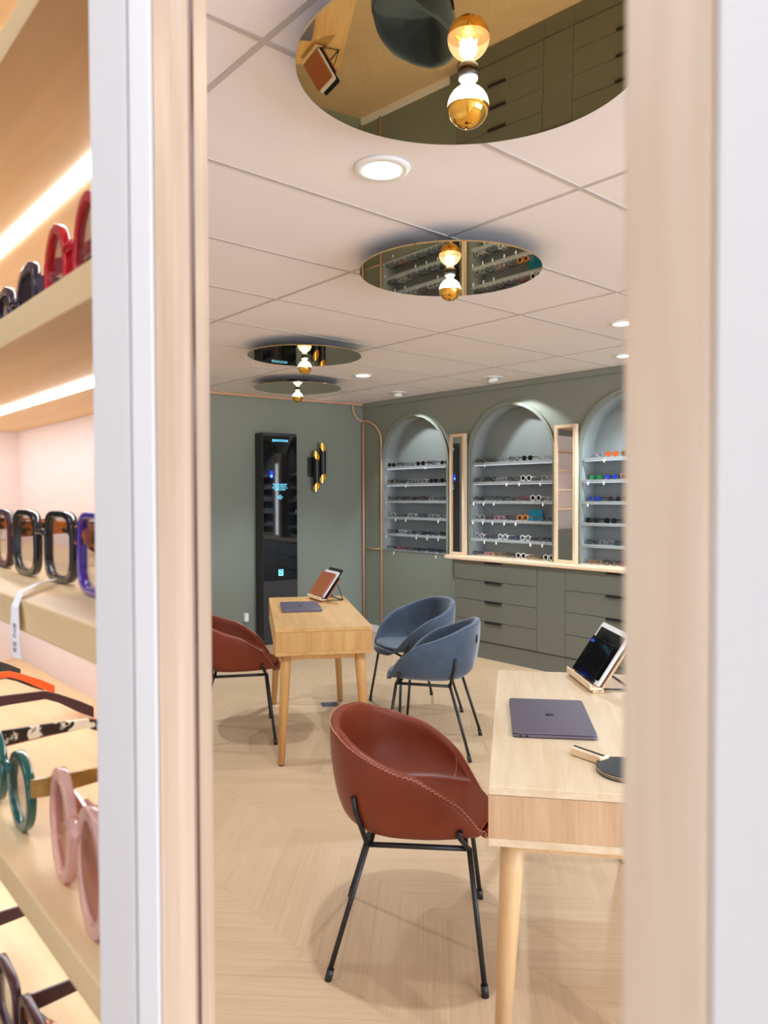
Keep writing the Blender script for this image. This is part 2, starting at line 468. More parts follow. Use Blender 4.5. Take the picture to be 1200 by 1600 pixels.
alcove(ARCH[2], 'cut off by right post')

# ------------------------------------------------------------------ cabinets below the alcoves
XC = 5.05
def drawers(y0, y1, label):
    t = thing('drawer_cabinet', label, 'cabinet', (XC, (y0+y1)/2, 0), group='green drawer cabinets')
    w = (y1-y0)/2
    bm = BM(); box(bm, 0.020, XW-XC-0.001, -w+0.001, w-0.001, 0.15, 0.873); obj('carcass', bm, M_dark, t)
    bm = BM(); box(bm, 0.010, 0.10, -w+0.001, w-0.001, 0.0, 0.148); obj('plinth', bm, M_cab, t)
    zs = [0.872, 0.696, 0.520, 0.338, 0.155]
    for a, b_ in zip(zs[:-1], zs[1:]):
        bm = BM(); box(bm, 0, 0.019, -w+0.0015, w-0.0015, b_+0.002, a-0.002); d = obj('drawer', bm, M_cab, t, bevel=0.001)
        bm = BM(); box(bm, -0.014, 0.004, -0.095, 0.095, a-0.006, a-0.001)
        box(bm, -0.014, -0.011, -0.095, 0.095, a-0.016, a-0.005); obj('handle', bm, M_black, d)
    return t
drawers(3.837, 4.783, 'green four drawer cabinet under the middle arch and mirrors')
drawers(2.611, 3.556, 'green four drawer cabinet behind the tablet stand at right')
t = thing('cabinet', 'narrow plain green cabinet panel between the two drawer cabinets', 'cabinet', (XC, 3.6965, 0))
bm = BM(); box(bm, 0.02, XW-XC-0.001, -0.139, 0.139, 0.15, 0.873); obj('carcass', bm, M_dark, t)
bm = BM(); box(bm, 0, 0.019, -0.138, 0.138, 0.156, 0.87); obj('door', bm, M_cab, t, bevel=0.001)
bm = BM(); box(bm, 0.01, 0.10, -0.139, 0.139, 0, 0.148); obj('plinth', bm, M_cab, t)
# worktop with rounded left end
bm = BM()
poly = [(XW-0.001, 2.595), (XW-0.001, 4.945)]
for i in range(9):
    a = PI/2*i/8
    poly.append((XC-0.03+0.10-0.10*math.sin(a), 4.945-0.10+0.10*math.cos(a)))
poly.append((XC-0.03, 2.595))
prism(bm, list(reversed(poly)), 0.875, 0.905)
# keep alcove base level
wt = obj('worktop', bm, M_pineY, bevel=0.006, bseg=3); tag(wt, 'pale wooden worktop with rounded end running over the green drawers', 'worktop')

# ------------------------------------------------------------------ tall mirrors standing on the worktop
def mirror(y0, y1, label, rz=0.0):
    t = thing('tall_mirror', label, 'mirror', (XW-0.075, (y0+y1)/2, 0.9055), rz, group='tall wood framed mirrors')
    w = (y1-y0)/2; h = 1.137; f = 0.027
    bm = BM()
    box(bm, 0, 0.043, -w, -w+f, 0, h); box(bm, 0, 0.043, w-f, w, 0, h); box(bm, 0, 0.043, -w+f, w-f, 0, f); box(bm, 0, 0.043, -w+f, w-f, h-f, h)
    obj('frame', bm, M_pine, t, bevel=0.002)
    bm = BM(); box(bm, 0.012, 0.016, -w+f-0.002, w-f+0.002, f-0.002, h-f+0.002); obj('mirror_glass', bm, M_mirror, t)
    return t
mirror(4.728, 4.925, 'tall narrow wood framed mirror between left and middle arches, reflecting dark', math.radians(-3.3))
mirror(3.514, 3.722, 'tall narrow wood framed mirror right of the middle arch, reflecting pale shelves')

# ------------------------------------------------------------------ glasses (small ones for the alcoves)
def outline(kind, w, h, n=16):
    pts = []
    for i in range(n):
        a = 2*PI*i/n; c, s = math.cos(a), math.sin(a)
        if kind == 'round': e = 1.0
        elif kind == 'square': e = 0.55
        elif kind == 'cat': e = 0.75
        else: e = 0.8
        y = w/2*math.copysign(abs(c)**e, c); z = h/2*math.copysign(abs(s)**e, s)
        if kind == 'cat' and z > 0: z += 0.10*h*max(0, c)
        if kind == 'aviator' and z < 0: y *= 0.82
        pts.append((y, z))
    return pts

def glasses_bm(kind, w, h, thick, depth=0.004, bridge=0.017, tl=0.135, n=16, fold=False):
    """front faces -x, spans y, bottom at z=0; temples run to +x. returns dict of bmeshes"""
    P = {}
    cy = w/2+bridge/2+thick*0.5
    cz = h/2+thick
    f = BM(); 
    lens = []
    for s in (-1, 1):
        inn = outline(kind, w, h, n); out_ = outline(kind, w+2*thick, h+2*thick, n)
        rings = []
        for (pl, xx) in ((inn, 0), (out_, 0), (out_, depth), (inn, depth)):
            rings.append([f.verts.new((xx+0.35*(s*p[0]+cy)**2*1.2, s*(s*s*p[0]+cy) if False else (s*p[0]*1.0+s*cy) , p[1]+cz)) for p in pl])
        for a, b_ in ((0,1),(1,2),(2,3),(3,0)):
            for k in range(n):
                fc = f.faces.new((rings[a][k], rings[a][(k+1) % n], rings[b_][(k+1) % n], rings[b_][k])); fc.smooth = a in (1, 3)
        l = BM()
        pl = outline(kind, w*1.005, h*1.005, n)
        la = [l.verts.new((depth*0.45+0.35*(p[0]+cy)**2*1.2, s*p[0]+s*cy, p[1]+cz)) for p in pl]
        lb = [l.verts.new((v.co.x+0.0008, v.co.y, v.co.z)) for v in la]
        l.faces.new(la); l.faces.new(list(reversed(lb)))
        for k in range(n): l.faces.new((la[k], la[(k+1) % n], lb[(k+1) % n], lb[k]))
        lens.append(l)
    # bridge
    zb = cz+0.18*h
    tube(f, [(depth/2, -bridge/2-thick*0.6, zb), (depth/2-0.001, -bridge/4, zb+0.002), (depth/2-0.001, bridge/4, zb+0.002), (depth/2, bridge/2+thick*0.6, zb)], max(0.0012, thick*0.55), 6)
    P['front'] = f; P['lens'] = lens
    W = cy+w/2+thick
    temples = []
    zt = cz+0.22*h; th = min(0.0042, max(0.0014, thick*0.9))
    xe = 0.42*W*W
    for s in (-1, 1):
        b_ = BM()
        path = [(xe, s*W, zt, th*1.5), (xe+0.01, s*(W+0.003), zt, th*1.6), (tl*0.4, s*(W+0.003), zt, th*1.2), (tl*0.66, s*(W+0.0015), zt-0.001, th*1.0), (tl*0.75, s*(W-0.001), zt-0.006, th*1.1), (tl*0.9, s*(W-0.006), zt*0.42, th*1.5), (tl, s*(W-0.009), th*1.3, th*1.35)]
        if fold:
            o_ = 0.006 if s > 0 else 0.0105
            path = [(xe+0.002, s*(W-0.001), zt, th*1.5), (xe+0.004, s*(W-0.006), zt, th*1.5), (o_+depth, s*(W-0.03), zt, th*1.2), (o_+depth, -s*(W-0.035), zt-0.002, th), (o_+depth+0.002, -s*(W-0.012), zt*0.6, th*1.3), (o_+depth+0.003, -s*(W-0.004), zt*0.35, th*1.2)]
        prev = None
        for (xx, yy, zz, hh_) in path:
            ring = [b_.verts.new((xx+(dy if fold else 0), yy+(0 if fold else dy), zz+dz)) for dy, dz in ((-0.0014, -hh_), (0.0014, -hh_), (0.0014, hh_), (-0.0014, hh_))]
            if prev:
                for k in range(4): b_.faces.new((prev[k], prev[(k+1) % 4], ring[(k+1) % 4], ring[k]))
            else: b_.faces.new(ring)
            prev = ring
        b_.faces.new(prev)
        temples.append(b_)
    P['temple'] = temples
    return P

def merge_small(kind, w, h, thick):
    P = glasses_bm(kind, w, h, thick, depth=0.003, n=14)
    bm = BM()
    for src, mi in [(P['front'], 0)] + [(l, 1) for l in P['lens']] + [(t_, 2) for t_ in P['temple']]:
        bmesh.ops.recalc_face_normals(src, faces=src.faces)
        me = bpy.data.meshes.new('tmp'); src.to_mesh(me); src.free()
        n0 = len(bm.faces); bm.from_mesh(me); bm.faces.ensure_lookup_table()
        for f in bm.faces[n0:]: f.material_index = mi
        bpy.data.meshes.remove(me)
    me = bpy.data.meshes.new('eyeglasses'); bm.to_mesh(me); bm.free()
    for _ in range(3): me.materials.append(None)
    return me

FR = {
 'black': pmat('frame_black', (22, 21, 24), 0.3), 'brown': pmat('frame_brown', (72, 46, 34), 0.3, rgb2=(40, 26, 22), nscale=90),
 'clear': lensmat('frame_clear', (232, 230, 228), opacity=0.45), 'white': pmat('frame_white', (232, 230, 226), 0.35),
 'grey': pmat('frame_grey', (62, 66, 74), 0.35), 'gold': pmat('frame_gold', (198, 160, 98), 0.25, metal=0.8),
 'silver': pmat('frame_silver', (190, 192, 198), 0.25, metal=0.8), 'pink': pmat('frame_pink', (214, 140, 142), 0.35),
 'navy': pmat('frame_navy', (38, 48, 84), 0.3), 'orange': pmat('frame_orange', (240, 160, 60), 0.35),
 'green': pmat('frame_green', (26, 92, 66), 0.3), 'red': pmat('frame_red', (150, 40, 50), 0.3),
 'tortoise': pmat('frame_tortoise', (40, 24, 18), 0.25, rgb2=(205, 110, 30), nscale=90, hard=True),
}
LN = {'clear': M_lens, 'dark': lensmat('lens_dark', (34, 30, 34), opacity=0.55), 'brown': lensmat('lens_brown', (96, 56, 40), opacity=0.45),
      'red': lensmat('lens_red_mirror', (232, 92, 48), opacity=0.75), 'green': lensmat('lens_green_mirror', (20, 150, 80), opacity=0.75),
      'blue': lensmat('lens_blue_mirror', (28, 70, 205), opacity=0.75)}
ST = {'round': merge_small('round', 0.046, 0.043, 0.0034), 'roundthick': merge_small('round', 0.044, 0.042, 0.0062),
      'square': merge_small('square', 0.051, 0.037, 0.0032), 'cat': merge_small('cat', 0.052, 0.038, 0.0042),
      'oval': merge_small('oval', 0.048, 0.035, 0.0032), 'aviator': merge_small('aviator', 0.056, 0.044, 0.0022)}
ADJ = {'round': 'thin round', 'roundthick': 'thick round', 'square': 'square', 'cat': 'cat-eye', 'oval': 'oval', 'aviator': 'aviator'}
ORD = ['first', 'second', 'third', 'fourth', 'fifth', 'sixth', 'seventh', 'eighth']
SHN = ['top', 'second', 'third', 'fourth', 'fifth', 'bottom']
bm = BM(); tube(bm, [(0.0, 0, 0.012), (-0.006, 0.002, 0.002), (-0.022, 0.006, -0.006), (-0.0245, 0.007, -0.02)], 0.0008, 5)
box(bm, -0.0264, -0.0252, 0.000, 0.016, -0.046, -0.018); TAGME = bpy.data.meshes.new('price_tag'); bm.to_mesh(TAGME); bm.free(); TAGME.materials.append(M_papp)

def small_glasses(ai, si, row, z):
    """row: list of (frac, style, frame, lens, tagflag); frac measured from the far (left) end 0..1"""
    cy = ARCH[ai]; an = ('left', 'middle', 'right')[ai]
    for k, (fr_, st, fc, lc, tg) in enumerate(row):
        o = bpy.data.objects.new('eyeglasses', ST[st]); COL.objects.link(o)
        for i, mm in enumerate((FR[fc], LN[lc], FR[fc])):
            o.material_slots[i].link = 'OBJECT'; o.material_slots[i].material = mm
        yy = cy + AR*0.985 - fr_*2*AR*0.985
        jit = rnd.uniform(-0.006, 0.006)
        xx = XW + 0.046 + (jit if si < 5 else jit-0.02)
        o.location = (xx, yy, z+0.0006); o.rotation_euler = (0, 0, rnd.uniform(-0.09, 0.09)); o.scale = (0.93, 0.93, 0.95)
        sun = 'sunglasses' if lc != 'clear' else 'eyeglasses'
        lens_word = '' if lc in ('clear', 'dark') else ' %s-lensed' % lc
        o['label'] = '%s %s%s %s, %s from left on %s shelf of %s arch' % (fc, ADJ[st], lens_word, sun, ORD[k], SHN[si], an)
        o['category'] = 'sunglasses' if lc != 'clear' else 'glasses'
        o['group'] = '%s on the %s shelf of the %s arch' % ('glasses', SHN[si], an)
        if tg:
            tgo = bpy.data.objects.new('price_tag', TAGME); COL.objects.link(tgo); tgo.parent = o
            tgo.location = (XW+0.018-xx+0.001 if si < 5 else -0.037, 0.03*tg, 0.0)

S = [0.085, 0.251, 0.417, 0.583, 0.749, 0.915]
def mk(sp):   # 'style frame lens [t]' strings
    out_ = []
    for i, s_ in enumerate(sp):
        if s_ is None: continue
        q = s_.split(); fr_ = float(q[0]) if q[0][0].isdigit() else S[i]
        if q[0][0].isdigit(): q = q[1:]
        out_.append((fr_, q[0], q[1], q[2], (1 if len(q) > 3 and q[3] == 't' else (-1 if len(q) > 3 else 0))))
    return out_
ROWS = {
 (0,0): mk(['0.09 square black dark', '0.235 round black clear', '0.40 oval silver clear', '0.565 cat brown dark', '0.725 round black clear t', '0.92 oval black dark']),
 (0,1): mk(['square black clear', 'square black clear', 'round silver clear t', 'round clear clear', 'square black dark', 'cat black dark']),
 (0,2): mk(['oval grey clear t', 'cat brown clear', 'square black clear', 'round brown clear', 'oval silver clear', 'square grey clear']),
 (0,3): mk(['round clear clear', 'oval grey clear t', 'round clear clear t', 'round grey clear', 'oval clear clear', 'round silver clear t']),
 (0,4): mk(['square black clear t', 'roundthick clear clear', 'oval grey clear', 'square black clear t', 'square grey clear t', 'cat black clear t']),
 (0,5): mk(['square grey clear', 'round red clear t', 'square brown clear', 'oval black clear', 'round navy clear', 'oval black clear t']),
 (1,0): mk(['0.10 oval grey clear', '0.235 oval black clear t', '0.36 oval silver clear', '0.52 round black clear', '0.675 aviator black dark', '0.93 round silver clear']),
 (1,1): mk(['0.085 oval grey clear', '0.225 round black clear', '0.365 oval clear clear', '0.505 square grey clear t', '0.655 roundthick white dark t', '0.90 round clear clear t']),
 (1,2): mk(['0.085 oval black clear t', '0.22 round grey clear t', '0.35 round black clear t', '0.485 oval grey clear', '0.625 square red clear', '0.775 roundthick white dark', '0.93 oval clear clear t']),
 (1,3): mk(['0.078 round clear clear t', '0.208 oval grey clear t', '0.333 oval pink clear t', '0.476 round grey clear t', '0.615 roundthick orange brown t', '0.805 oval grey clear', '0.93 round grey clear']),
 (1,4): mk(['0.085 roundthick clear clear', '0.23 oval grey clear t', '0.38 roundthick white clear t', '0.52 oval navy clear', '0.655 roundthick white clear', '0.79 square black clear t', '0.925 oval black clear t']),
 (1,5): mk(['0.085 square navy clear', '0.22 oval pink clear', '0.355 oval gold clear', '0.49 round brown clear', '0.62 roundthick white dark', '0.765 oval gold clear', '0.93 roundthick white dark']),
 (2,0): mk(['0.13 round silver clear', '0.275 aviator gold red t', '0.425 aviator gold brown', '0.60 round black clear']),
 (2,1): mk(['0.115 oval green green t', '0.27 oval navy blue t', '0.43 cat pink brown', '0.60 oval black dark']),
 (2,2): mk(['0.115 oval navy blue t', '0.30 oval grey dark', '0.45 square brown brown', '0.62 cat black dark']),
 (2,3): mk(['0.09 square black dark', '0.265 square black dark', '0.43 round black clear', '0.60 square grey clear']),
 (2,4): mk(['0.09 oval grey clear', '0.22 oval silver clear', '0.37 square grey clear', '0.52 oval grey clear']),
 (2,5): mk(['0.13 oval gold clear', '0.275 round black clear', '0.42 oval red clear', '0.58 round black clear']),
}
for (ai, si), row in ROWS.items():
    z = SHZ[si] if si < 5 else (0.8955 if ai == 0 else 0.9055)
    small_glasses(ai, si, row, z)
# turquoise card standing behind the orange sunglasses
bm = BM(); box(bm, 0, 0.006, -0.072, 0.072, 0, 0.095)
c_ = obj('display_card', bm, M_baize, loc=(XB-0.05, ARCH[1]-0.17, SHZ[3]+0.0006), bevel=0.001); tag(c_, 'turquoise display card standing behind the orange round sunglasses', 'card')
c_.rotation_euler = (0, 0.08, 0.05)

# ------------------------------------------------------------------ chairs
def chair_pt(phi, s, off=0.0):
    """inner surface of the tub: phi 0 = front, s 0 centre .. 1 rim"""
    c, sn = math.cos(phi), math.sin(phi)
    e = 0.88
    ax = 0.262 if c > 0 else 0.250
    rx = ax*math.copysign(abs(c)**e, c); ry = 0.276*math.copysign(abs(sn)**e, sn)
    a = abs(phi); a = min(a, 2*PI-a)
    # rim height
    keys = [(0, 0.412), (0.42, 0.418), (0.72, 0.452), (1.02, 0.540), (1.5, 0.630), (2.0, 0.680), (2.5, 0.722), (PI, 0.738)]
    for (a0, z0), (a1, z1) in zip(keys[:-1], keys[1:]):
        if a <= a1+1e-9:
            t_ = (a-a0)/(a1-a0); zr = z0+(z1-z0)*t_; break
    zc = 0.442
    seatr = 0.74 + 0.20*max(0, math.cos(phi))**2
    if s <= 0.5:
        q = s/0.5; h = seatr*q; z = zc - 0.012*math.cos(min(1, q)*PI/2)
    else:
        q = (s-0.5)/0.5
        h = seatr + (1-seatr)*(math.sin(q*PI/2)**0.72)
        z = zc + (zr-zc)*(q**1.35)
    return Vector((rx*h + 0.005, ry*h, z))

TH = 0.017
def chair_nrm(phi, sv):
    e = 0.004
    du = chair_pt(phi+e, sv)-chair_pt(phi-e, sv)
    dv = chair_pt(phi, min(1.0, sv+e))-chair_pt(phi, max(0.02, sv-e))
    n_ = dv.cross(du)
    if n_.length < 1e-12: return Vector((0, 0, -1))
    n_.normalize()
    if n_.dot(Vector((math.cos(phi)*0.6*sv, math.sin(phi)*0.6*sv, -0.4))) < 0: n_ = -n_
    return n_            # pointing to the outside of the tub
def rim_dir(phi): return Vector((math.cos(phi), math.sin(phi), 0))
def chair_out(phi, sv, off=TH): return chair_pt(phi, sv) + chair_nrm(phi, max(0.03, sv))*off

def make_shell():
    bm = BM(); n = 56; m = 14
    ci = bm.verts.new(chair_pt(0, 0)+Vector((0, 0, TH))); co = bm.verts.new(chair_pt(0, 0)-Vector((0, 0, TH)))
    rings = []
    svs = [j/m for j in range(1, m+1)]
    phis = [-PI+2*PI*i/n for i in range(n)]
    for sv in svs: rings.append([bm.verts.new(chair_out(p, sv, -TH)) for p in phis])
    # rounded rim
    for k in (1, 2, 3):
        a_ = PI*k/4; row = []
        for p in phis:
            nn = chair_nrm(p, 1.0); up_ = (chair_pt(p, 1.0)-chair_pt(p, 0.985)).normalized()
            row.append(bm.verts.new(chair_pt(p, 1.0) - nn*TH*math.cos(a_) + up_*TH*math.sin(a_)))
        rings.append(row)
    for sv in reversed(svs): rings.append([bm.verts.new(chair_out(p, sv, TH)) for p in phis])
    for i in range(n):
        bm.faces.new((ci, rings[0][(i+1) % n], rings[0][i])); bm.faces.new((co, rings[-1][i], rings[-1][(i+1) % n]))
    for a_, b_ in zip(rings[:-1], rings[1:]):
        for i in range(n): bm.faces.new((a_[i], a_[(i+1) % n], b_[(i+1) % n], b_[i]))
    bmesh.ops.recalc_face_normals(bm, faces=bm.faces)
    return bm

def rim_line(n, out_=1.0, upf=0.0, zig=0.0):
    pts = []
    for i in range(n+1):
        p = -PI+2*PI*i/n
        nn = chair_nrm(p, 1.0); up_ = (chair_pt(p, 1.0)-chair_pt(p, 0.985)).normalized()
        pts.append(chair_pt(p, 1.0)+nn*TH*out_+up_*TH*(upf + (zig if i % 2 else -zig)))
    return pts

def make_chair(kind, label, group, loc, rz):
    mat = M_leather if kind == 'leather' else M_velvet
    t = thing('tub_chair', label, 'chair', loc, rz, group)
    bm = make_shell()
    sh = obj('seat_shell', bm, mat, t, smooth=True, fixn=False)
    ss = sh.modifiers.new('sub', 'SUBSURF'); ss.levels = 1; ss.render_levels = 1
    # rim seam
    if kind == 'leather':
        bm = BM(); tube(bm, rim_line(300, 0.86, 0.55, 0.22), 0.0011, 4, cap=False); obj('rim_stitching', bm, M_stitch, t)
        for sg in (-1, 1):
            bm = BM(); zz = []
            for i in range(36):
                sv = 0.60+0.395*i/35; zz.append(chair_out(sg*(0.98+(0.02 if i % 2 else -0.0)), sv, -TH-0.0006))
            tube(bm, zz, 0.0010, 4); obj('arm_stitching', bm, M_stitch, t)
    else:
        bm = BM(); tube(bm, rim_line(96, 0.75, 0.72, 0.0), 0.0024, 6, cap=False); obj('rim_piping', bm, M_velpipe, t)
    # steel underframe: side rails + hooks + cross bars
    bm = BM()
    for s in (-1, 1):
        tube(bm, [(-0.118, s*0.196, 0.402), (0.19, s*0.196, 0.402)], 0.0085, 8)
    tube(bm, [(-0.11, -0.196, 0.402), (-0.11, 0.196, 0.402)], 0.0075, 8); tube(bm, [(0.18, -0.196, 0.402), (0.18, 0.196, 0.402)], 0.0075, 8)
    # hooks gripping the outside of the shell
    for s in (-1, 1):
        for ph, x0_ in ((2.18, -0.118), (0.98, 0.19)):
            q1 = chair_out(s*ph, 0.72, TH+0.007); q2 = chair_out(s*ph, 0.80, TH+0.006)
            tube(bm, [(x0_, s*0.198, 0.400), tuple(q1), tuple(q2)], 0.0085, 8)
    obj('underframe', bm, M_black, t)
    for (xa, xb, s, yb) in ((-0.118, -0.236, -1, 0.238), (-0.118, -0.236, 1, 0.238), (0.19, 0.236, -1, 0.268), (0.19, 0.236, 1, 0.268)):
        bm = BM(); tube(bm, [(xa, s*0.198, 0.405), (xb, s*yb, 0.012)], 0.0085, 10); lg = obj('leg', bm, M_black, t)
        bm = BM(); tube(bm, [(xb-(xa-xb)*-0.07, s*(yb-0.003), 0.034), (xb, s*yb, 0.0)], 0.0115, 10); obj('foot_cap', bm, M_black, lg)
    q1 = chair_out(PI-0.25, 0.90, TH); bm = BM(); box(bm, q1.x-0.004, q1.x+0.003, q1.y-0.012, q1.y+0.012, q1.z-0.02, q1.z+0.02); obj('fabric_label', bm, M_black, t)
    return t
def face(dx, dy): return math.atan2(dy, dx)
make_chair('leather', 'brown leather tub chair in the foreground at the nearer wooden desk', 'brown leather chairs', (1.669, 1.781, 0), face(0.683, -0.73))
make_chair('leather', 'brown leather tub chair at the left side of the farther desk', 'brown leather chairs', (2.315, 4.06, 0), face(0.87, -0.49))
make_chair('velvet', 'blue velvet tub chair with its back toward the right, nearer of the two', 'blue velvet chairs', (3.09, 3.08, 0), face(-0.566, 0.824))
make_chair('velvet', 'blue velvet tub chair showing its seat, farther one beside the green wall', 'blue velvet chairs', (3.547, 3.729, 0), face(-0.94, 0.33))

# ------------------------------------------------------------------ desks
def desk(label, loc, rz, L=1.26, W=0.53, mm=None):
    M_oakT, M_oakE, M_oakL = mm
    """local y = long axis, x = short axis"""
    t = thing('desk', label, 'desk', loc, rz, 'oak desks')
    l, w, H = L/2, W/2, 0.75
    bm = BM(); box(bm, -w, w, -l, l, H-0.022, H); obj('tabletop', bm, M_oakT, t, bevel=0.002)
    bm = BM(); box(bm, -w, w, -l, l, H-0.150, H-0.130); obj('bottom_panel', bm, M_oakT, t, bevel=0.0015)
    for s in (-1, 1):
        bm = BM(); box(bm, -w, w, min(s*l, s*(l-0.02)), max(s*l, s*(l-0.02)), H-0.1295, H-0.0225); obj('end_panel', bm, M_oakE, t)
    bm = BM(); box(bm, w-0.02, w, -l+0.0205, l-0.0205, H-0.1295, H-0.0225); obj('back_panel', bm, M_oakT, t)
    for s in (-1, 1):
        a, b_ = sorted((s*0.004, s*(l-0.024)))
        bm = BM(); box(bm, -w+0.008, -w+0.026, a, b_, H-0.128, H-0.026); obj('drawer', bm, M_oakT, t, bevel=0.001)
    # apron rails just under the box
    bm = BM()
    for s in (-1, 1):
        box(bm, -w+0.05, w-0.05, s*(l-0.07)-0.012, s*(l-0.07)+0.012, H-0.185, H-0.1505)
        box(bm, s*(w-0.06)-0.012, s*(w-0.06)+0.012, -l+0.08, l-0.08, H-0.185, H-0.1505)
    obj('apron_rail', bm, M_oakL, t)
    for sx in (-1, 1):
        for sy in (-1, 1):
            bm = BM()
            tube(bm, [(sx*(w-0.060), sy*(l-0.070), H-0.151), (sx*(w-0.056), sy*(l-0.062), H-0.24), (sx*(w-0.030), sy*(l-0.020), 0.006)], [0.030, 0.029, 0.0185], 20)
            lg = obj('leg', bm, M_oakL, t)
            bm = BM(); lathe(bm, [(0, 0), (0.015, 0), (0.015, 0.007), (0, 0.007)], 16, Matrix.Translation((sx*(w-0.030), sy*(l-0.020), 0))); obj('foot_glide', bm, M_black, lg)
    return t
# farther desk: long axis direction (0.513,0.858)
d1 = Vector((0.513, 0.858)); c1 = Vector((2.189, 3.399)) + d1*0.63 + Vector((0.858, -0.513))*0.265
R1 = math.atan2(d1.y, d1.x)-PI/2
desk('oak desk farther away, between the brown chair and the blue chairs', (c1.x, c1.y, 0), R1, mm=(M_warmT, M_warmE, M_warmL))
d2 = Vector((0.776, 0.631)); d2.normalize(); n2 = Vector((d2.y, -d2.x)); p2 = Vector((1.395, 1.207))
L2 = 1.24
c2 = p2 + d2*(L2/2) + n2*0.265
R2 = math.atan2(d2.y, d2.x)-PI/2
desk('oak desk in the foreground at right holding the table tennis bat', (c2.x, c2.y, 0), R2, L=L2, mm=(M_oakT, M_oakE, M_oakL))
def on1(u, v): q = c1 + d1*u + Vector((d1.y, -d1.x))*v; return (q.x, q.y, 0.7505)
def on2(u, v): q = c2 + d2*u + n2*v; return (q.x, q.y, 0.7505)

# ------------------------------------------------------------------ laptops
def rrect(w, h, r, n=5):
    pts = []
    for cx, cy, a0 in ((w/2-r, h/2-r, 0), (-w/2+r, h/2-r, PI/2), (-w/2+r, -h/2+r, PI), (w/2-r, -h/2+r, 1.5*PI)):
        for i in range(n+1):
            a = a0+PI/2*i/n; pts.append((cx+r*math.cos(a), cy+r*math.sin(a)))
    return pts
def laptop(label, loc, rz, w=0.36, h=0.245):
    t = thing('laptop', label, 'laptop', loc, rz, 'closed grey laptops')
    bm = BM(); prism(bm, rrect(w-0.006, h-0.006, 0.01), 0, 0.0015); obj('rubber_feet', bm, M_spaced, t)
    bm = BM(); prism(bm, rrect(w, h, 0.012), 0.0015, 0.0105); obj('base', bm, M_space, t, bevel=0.002)
    bm = BM(); prism(bm, rrect(w, h, 0.012), 0.0115, 0.0165); obj('lid', bm, M_space, t, bevel=0.0015)
    for k in range(2):
        bm = BM(); box(bm, -w/2+0.042+k*0.018, -w/2+0.05+k*0.018, h/2-0.002, h/2+0.0004, 0.004, 0.0075); obj('port', bm, M_logo, t)
        bm = BM(); box(bm, w/2-0.002, w/2+0.0004, -h/2+0.02+k*0.018, -h/2+0.028+k*0.018, 0.004, 0.0075); obj('port', bm, M_logo, t)
    # fruit logo on the lid
    bm = BM()
    pts = []
    for i in range(28):
        a = 2*PI*i/28; r_ = 0.0135*(1-0.10*math.cos(2*a))
        x_ = r_*math.cos(a)*1.02; y_ = r_*math.sin(a)
        if y_ > 0.008: y_ -= 0.0035*max(0, 1-abs(x_)/0.006)
        if y_ < -0.009: y_ += 0.002*max(0, 1-abs(x_)/0.005)
        bx, by = 0.0175, 0.002; dd = math.hypot(x_-bx, y_-by)
        if dd < 0.0075: x_ = bx-(0.0075)*(bx-x_)/max(dd, 1e-6); 
        pts.append((x_, y_))
    prism(bm, pts, 0.0164, 0.0169)
    leaf = [(0.001, 0.0135), (0.0035, 0.0145), (0.006, 0.0195), (0.003, 0.0185)]
    prism(bm, leaf, 0.0164, 0.0169)
    obj('logo', bm, M_logo, t)
    return t
# nearer laptop: corners measured on the desk
u2 = Vector((0.294, 0.254)).normalized()
laptop('closed grey laptop on the foreground desk beside the table tennis bat', (1.951, 1.432, 0.7505), math.atan2(u2.y, u2.x)+PI, w=0.375, h=0.245)
laptop('closed grey laptop on the farther desk in front of the book stand', (2.722, 3.93, 0.7505), R1+PI/2, w=0.36, h=0.245)

# ------------------------------------------------------------------ tablet stands
def stand(label, loc, rz, W=0.28, lean=35, dark=False, H=0.25):
    """front faces -x local, lip along y"""
    t = thing('tablet_stand', label, 'tablet stand', loc, rz, 'wooden tablet stands')
    a = math.radians(lean); ux, uz = math.sin(a), math.cos(a)
    Mt = Matrix.Rotation(a, 4, 'Y')
    wd = M_pineY if not dark else M_case
    bm = BM(); box(bm, -0.028, 0.012, -W/2, W/2, 0.012, 0.020); box(bm, -0.034, -0.027, -W/2, W/2, 0.012, 0.034)
    obj('lip', bm, M_pineY, t, bevel=0.0015)
    bm = BM(); vs = box(bm, 0.004, 0.012, -W/2, W/2, 0.0, H*0.72, Mt)
    for v in bm.verts: v.co += Vector((0.0, 0, 0.012))
    obj('back_board', bm, M_oakE if not dark else M_case, t, bevel=0.001)
    # rear support leaf
    top = Vector((0.012, 0, H*0.60)); top = Mt @ top; top.z += 0.010
    bm = BM()
    foot = Vector((top.x+0.045, 0, 0.0))
    for s in (-1, 1):
        tube(bm, [(top.x, s*W*0.38, top.z), (foot.x, s*W*0.38, 0.003)], 0.003, 8)
        tube(bm, [(0.0, s*W*0.38, 0.008), (foot.x, s*W*0.38, 0.003)], 0.003, 8)
    tube(bm, [(foot.x, -W*0.38, 0.003), (foot.x, W*0.38, 0.003)], 0.003, 8)
    obj('support_leg', bm, M_black, t)
    bm = BM(); box(bm, -0.02, 0.02, -W/2+0.01, W/2-0.01, 0.0, 0.012); obj('base_bar', bm, M_pineY if not dark else M_case, t)
    return t

def slab(parent, name, w, h, th, off, lean, mat, lift=0.0205, y0=0.0, r=0.012):
    """rounded slab leaning with the stand; off = distance in front of the board"""
    a = math.radians(lean)
    Mt = Matrix.Translation((0, y0, lift)) @ Matrix.Rotation(a, 4, 'Y') @ Matrix(((0,0,1,-off-th),(1,0,0,0),(0,1,0,h/2),(0,0,0,1)))
    bm = BM(); prism(bm, rrect(w, h, r), 0, th, Mt)
    return obj(name, bm, mat, parent, bevel=0.0008)

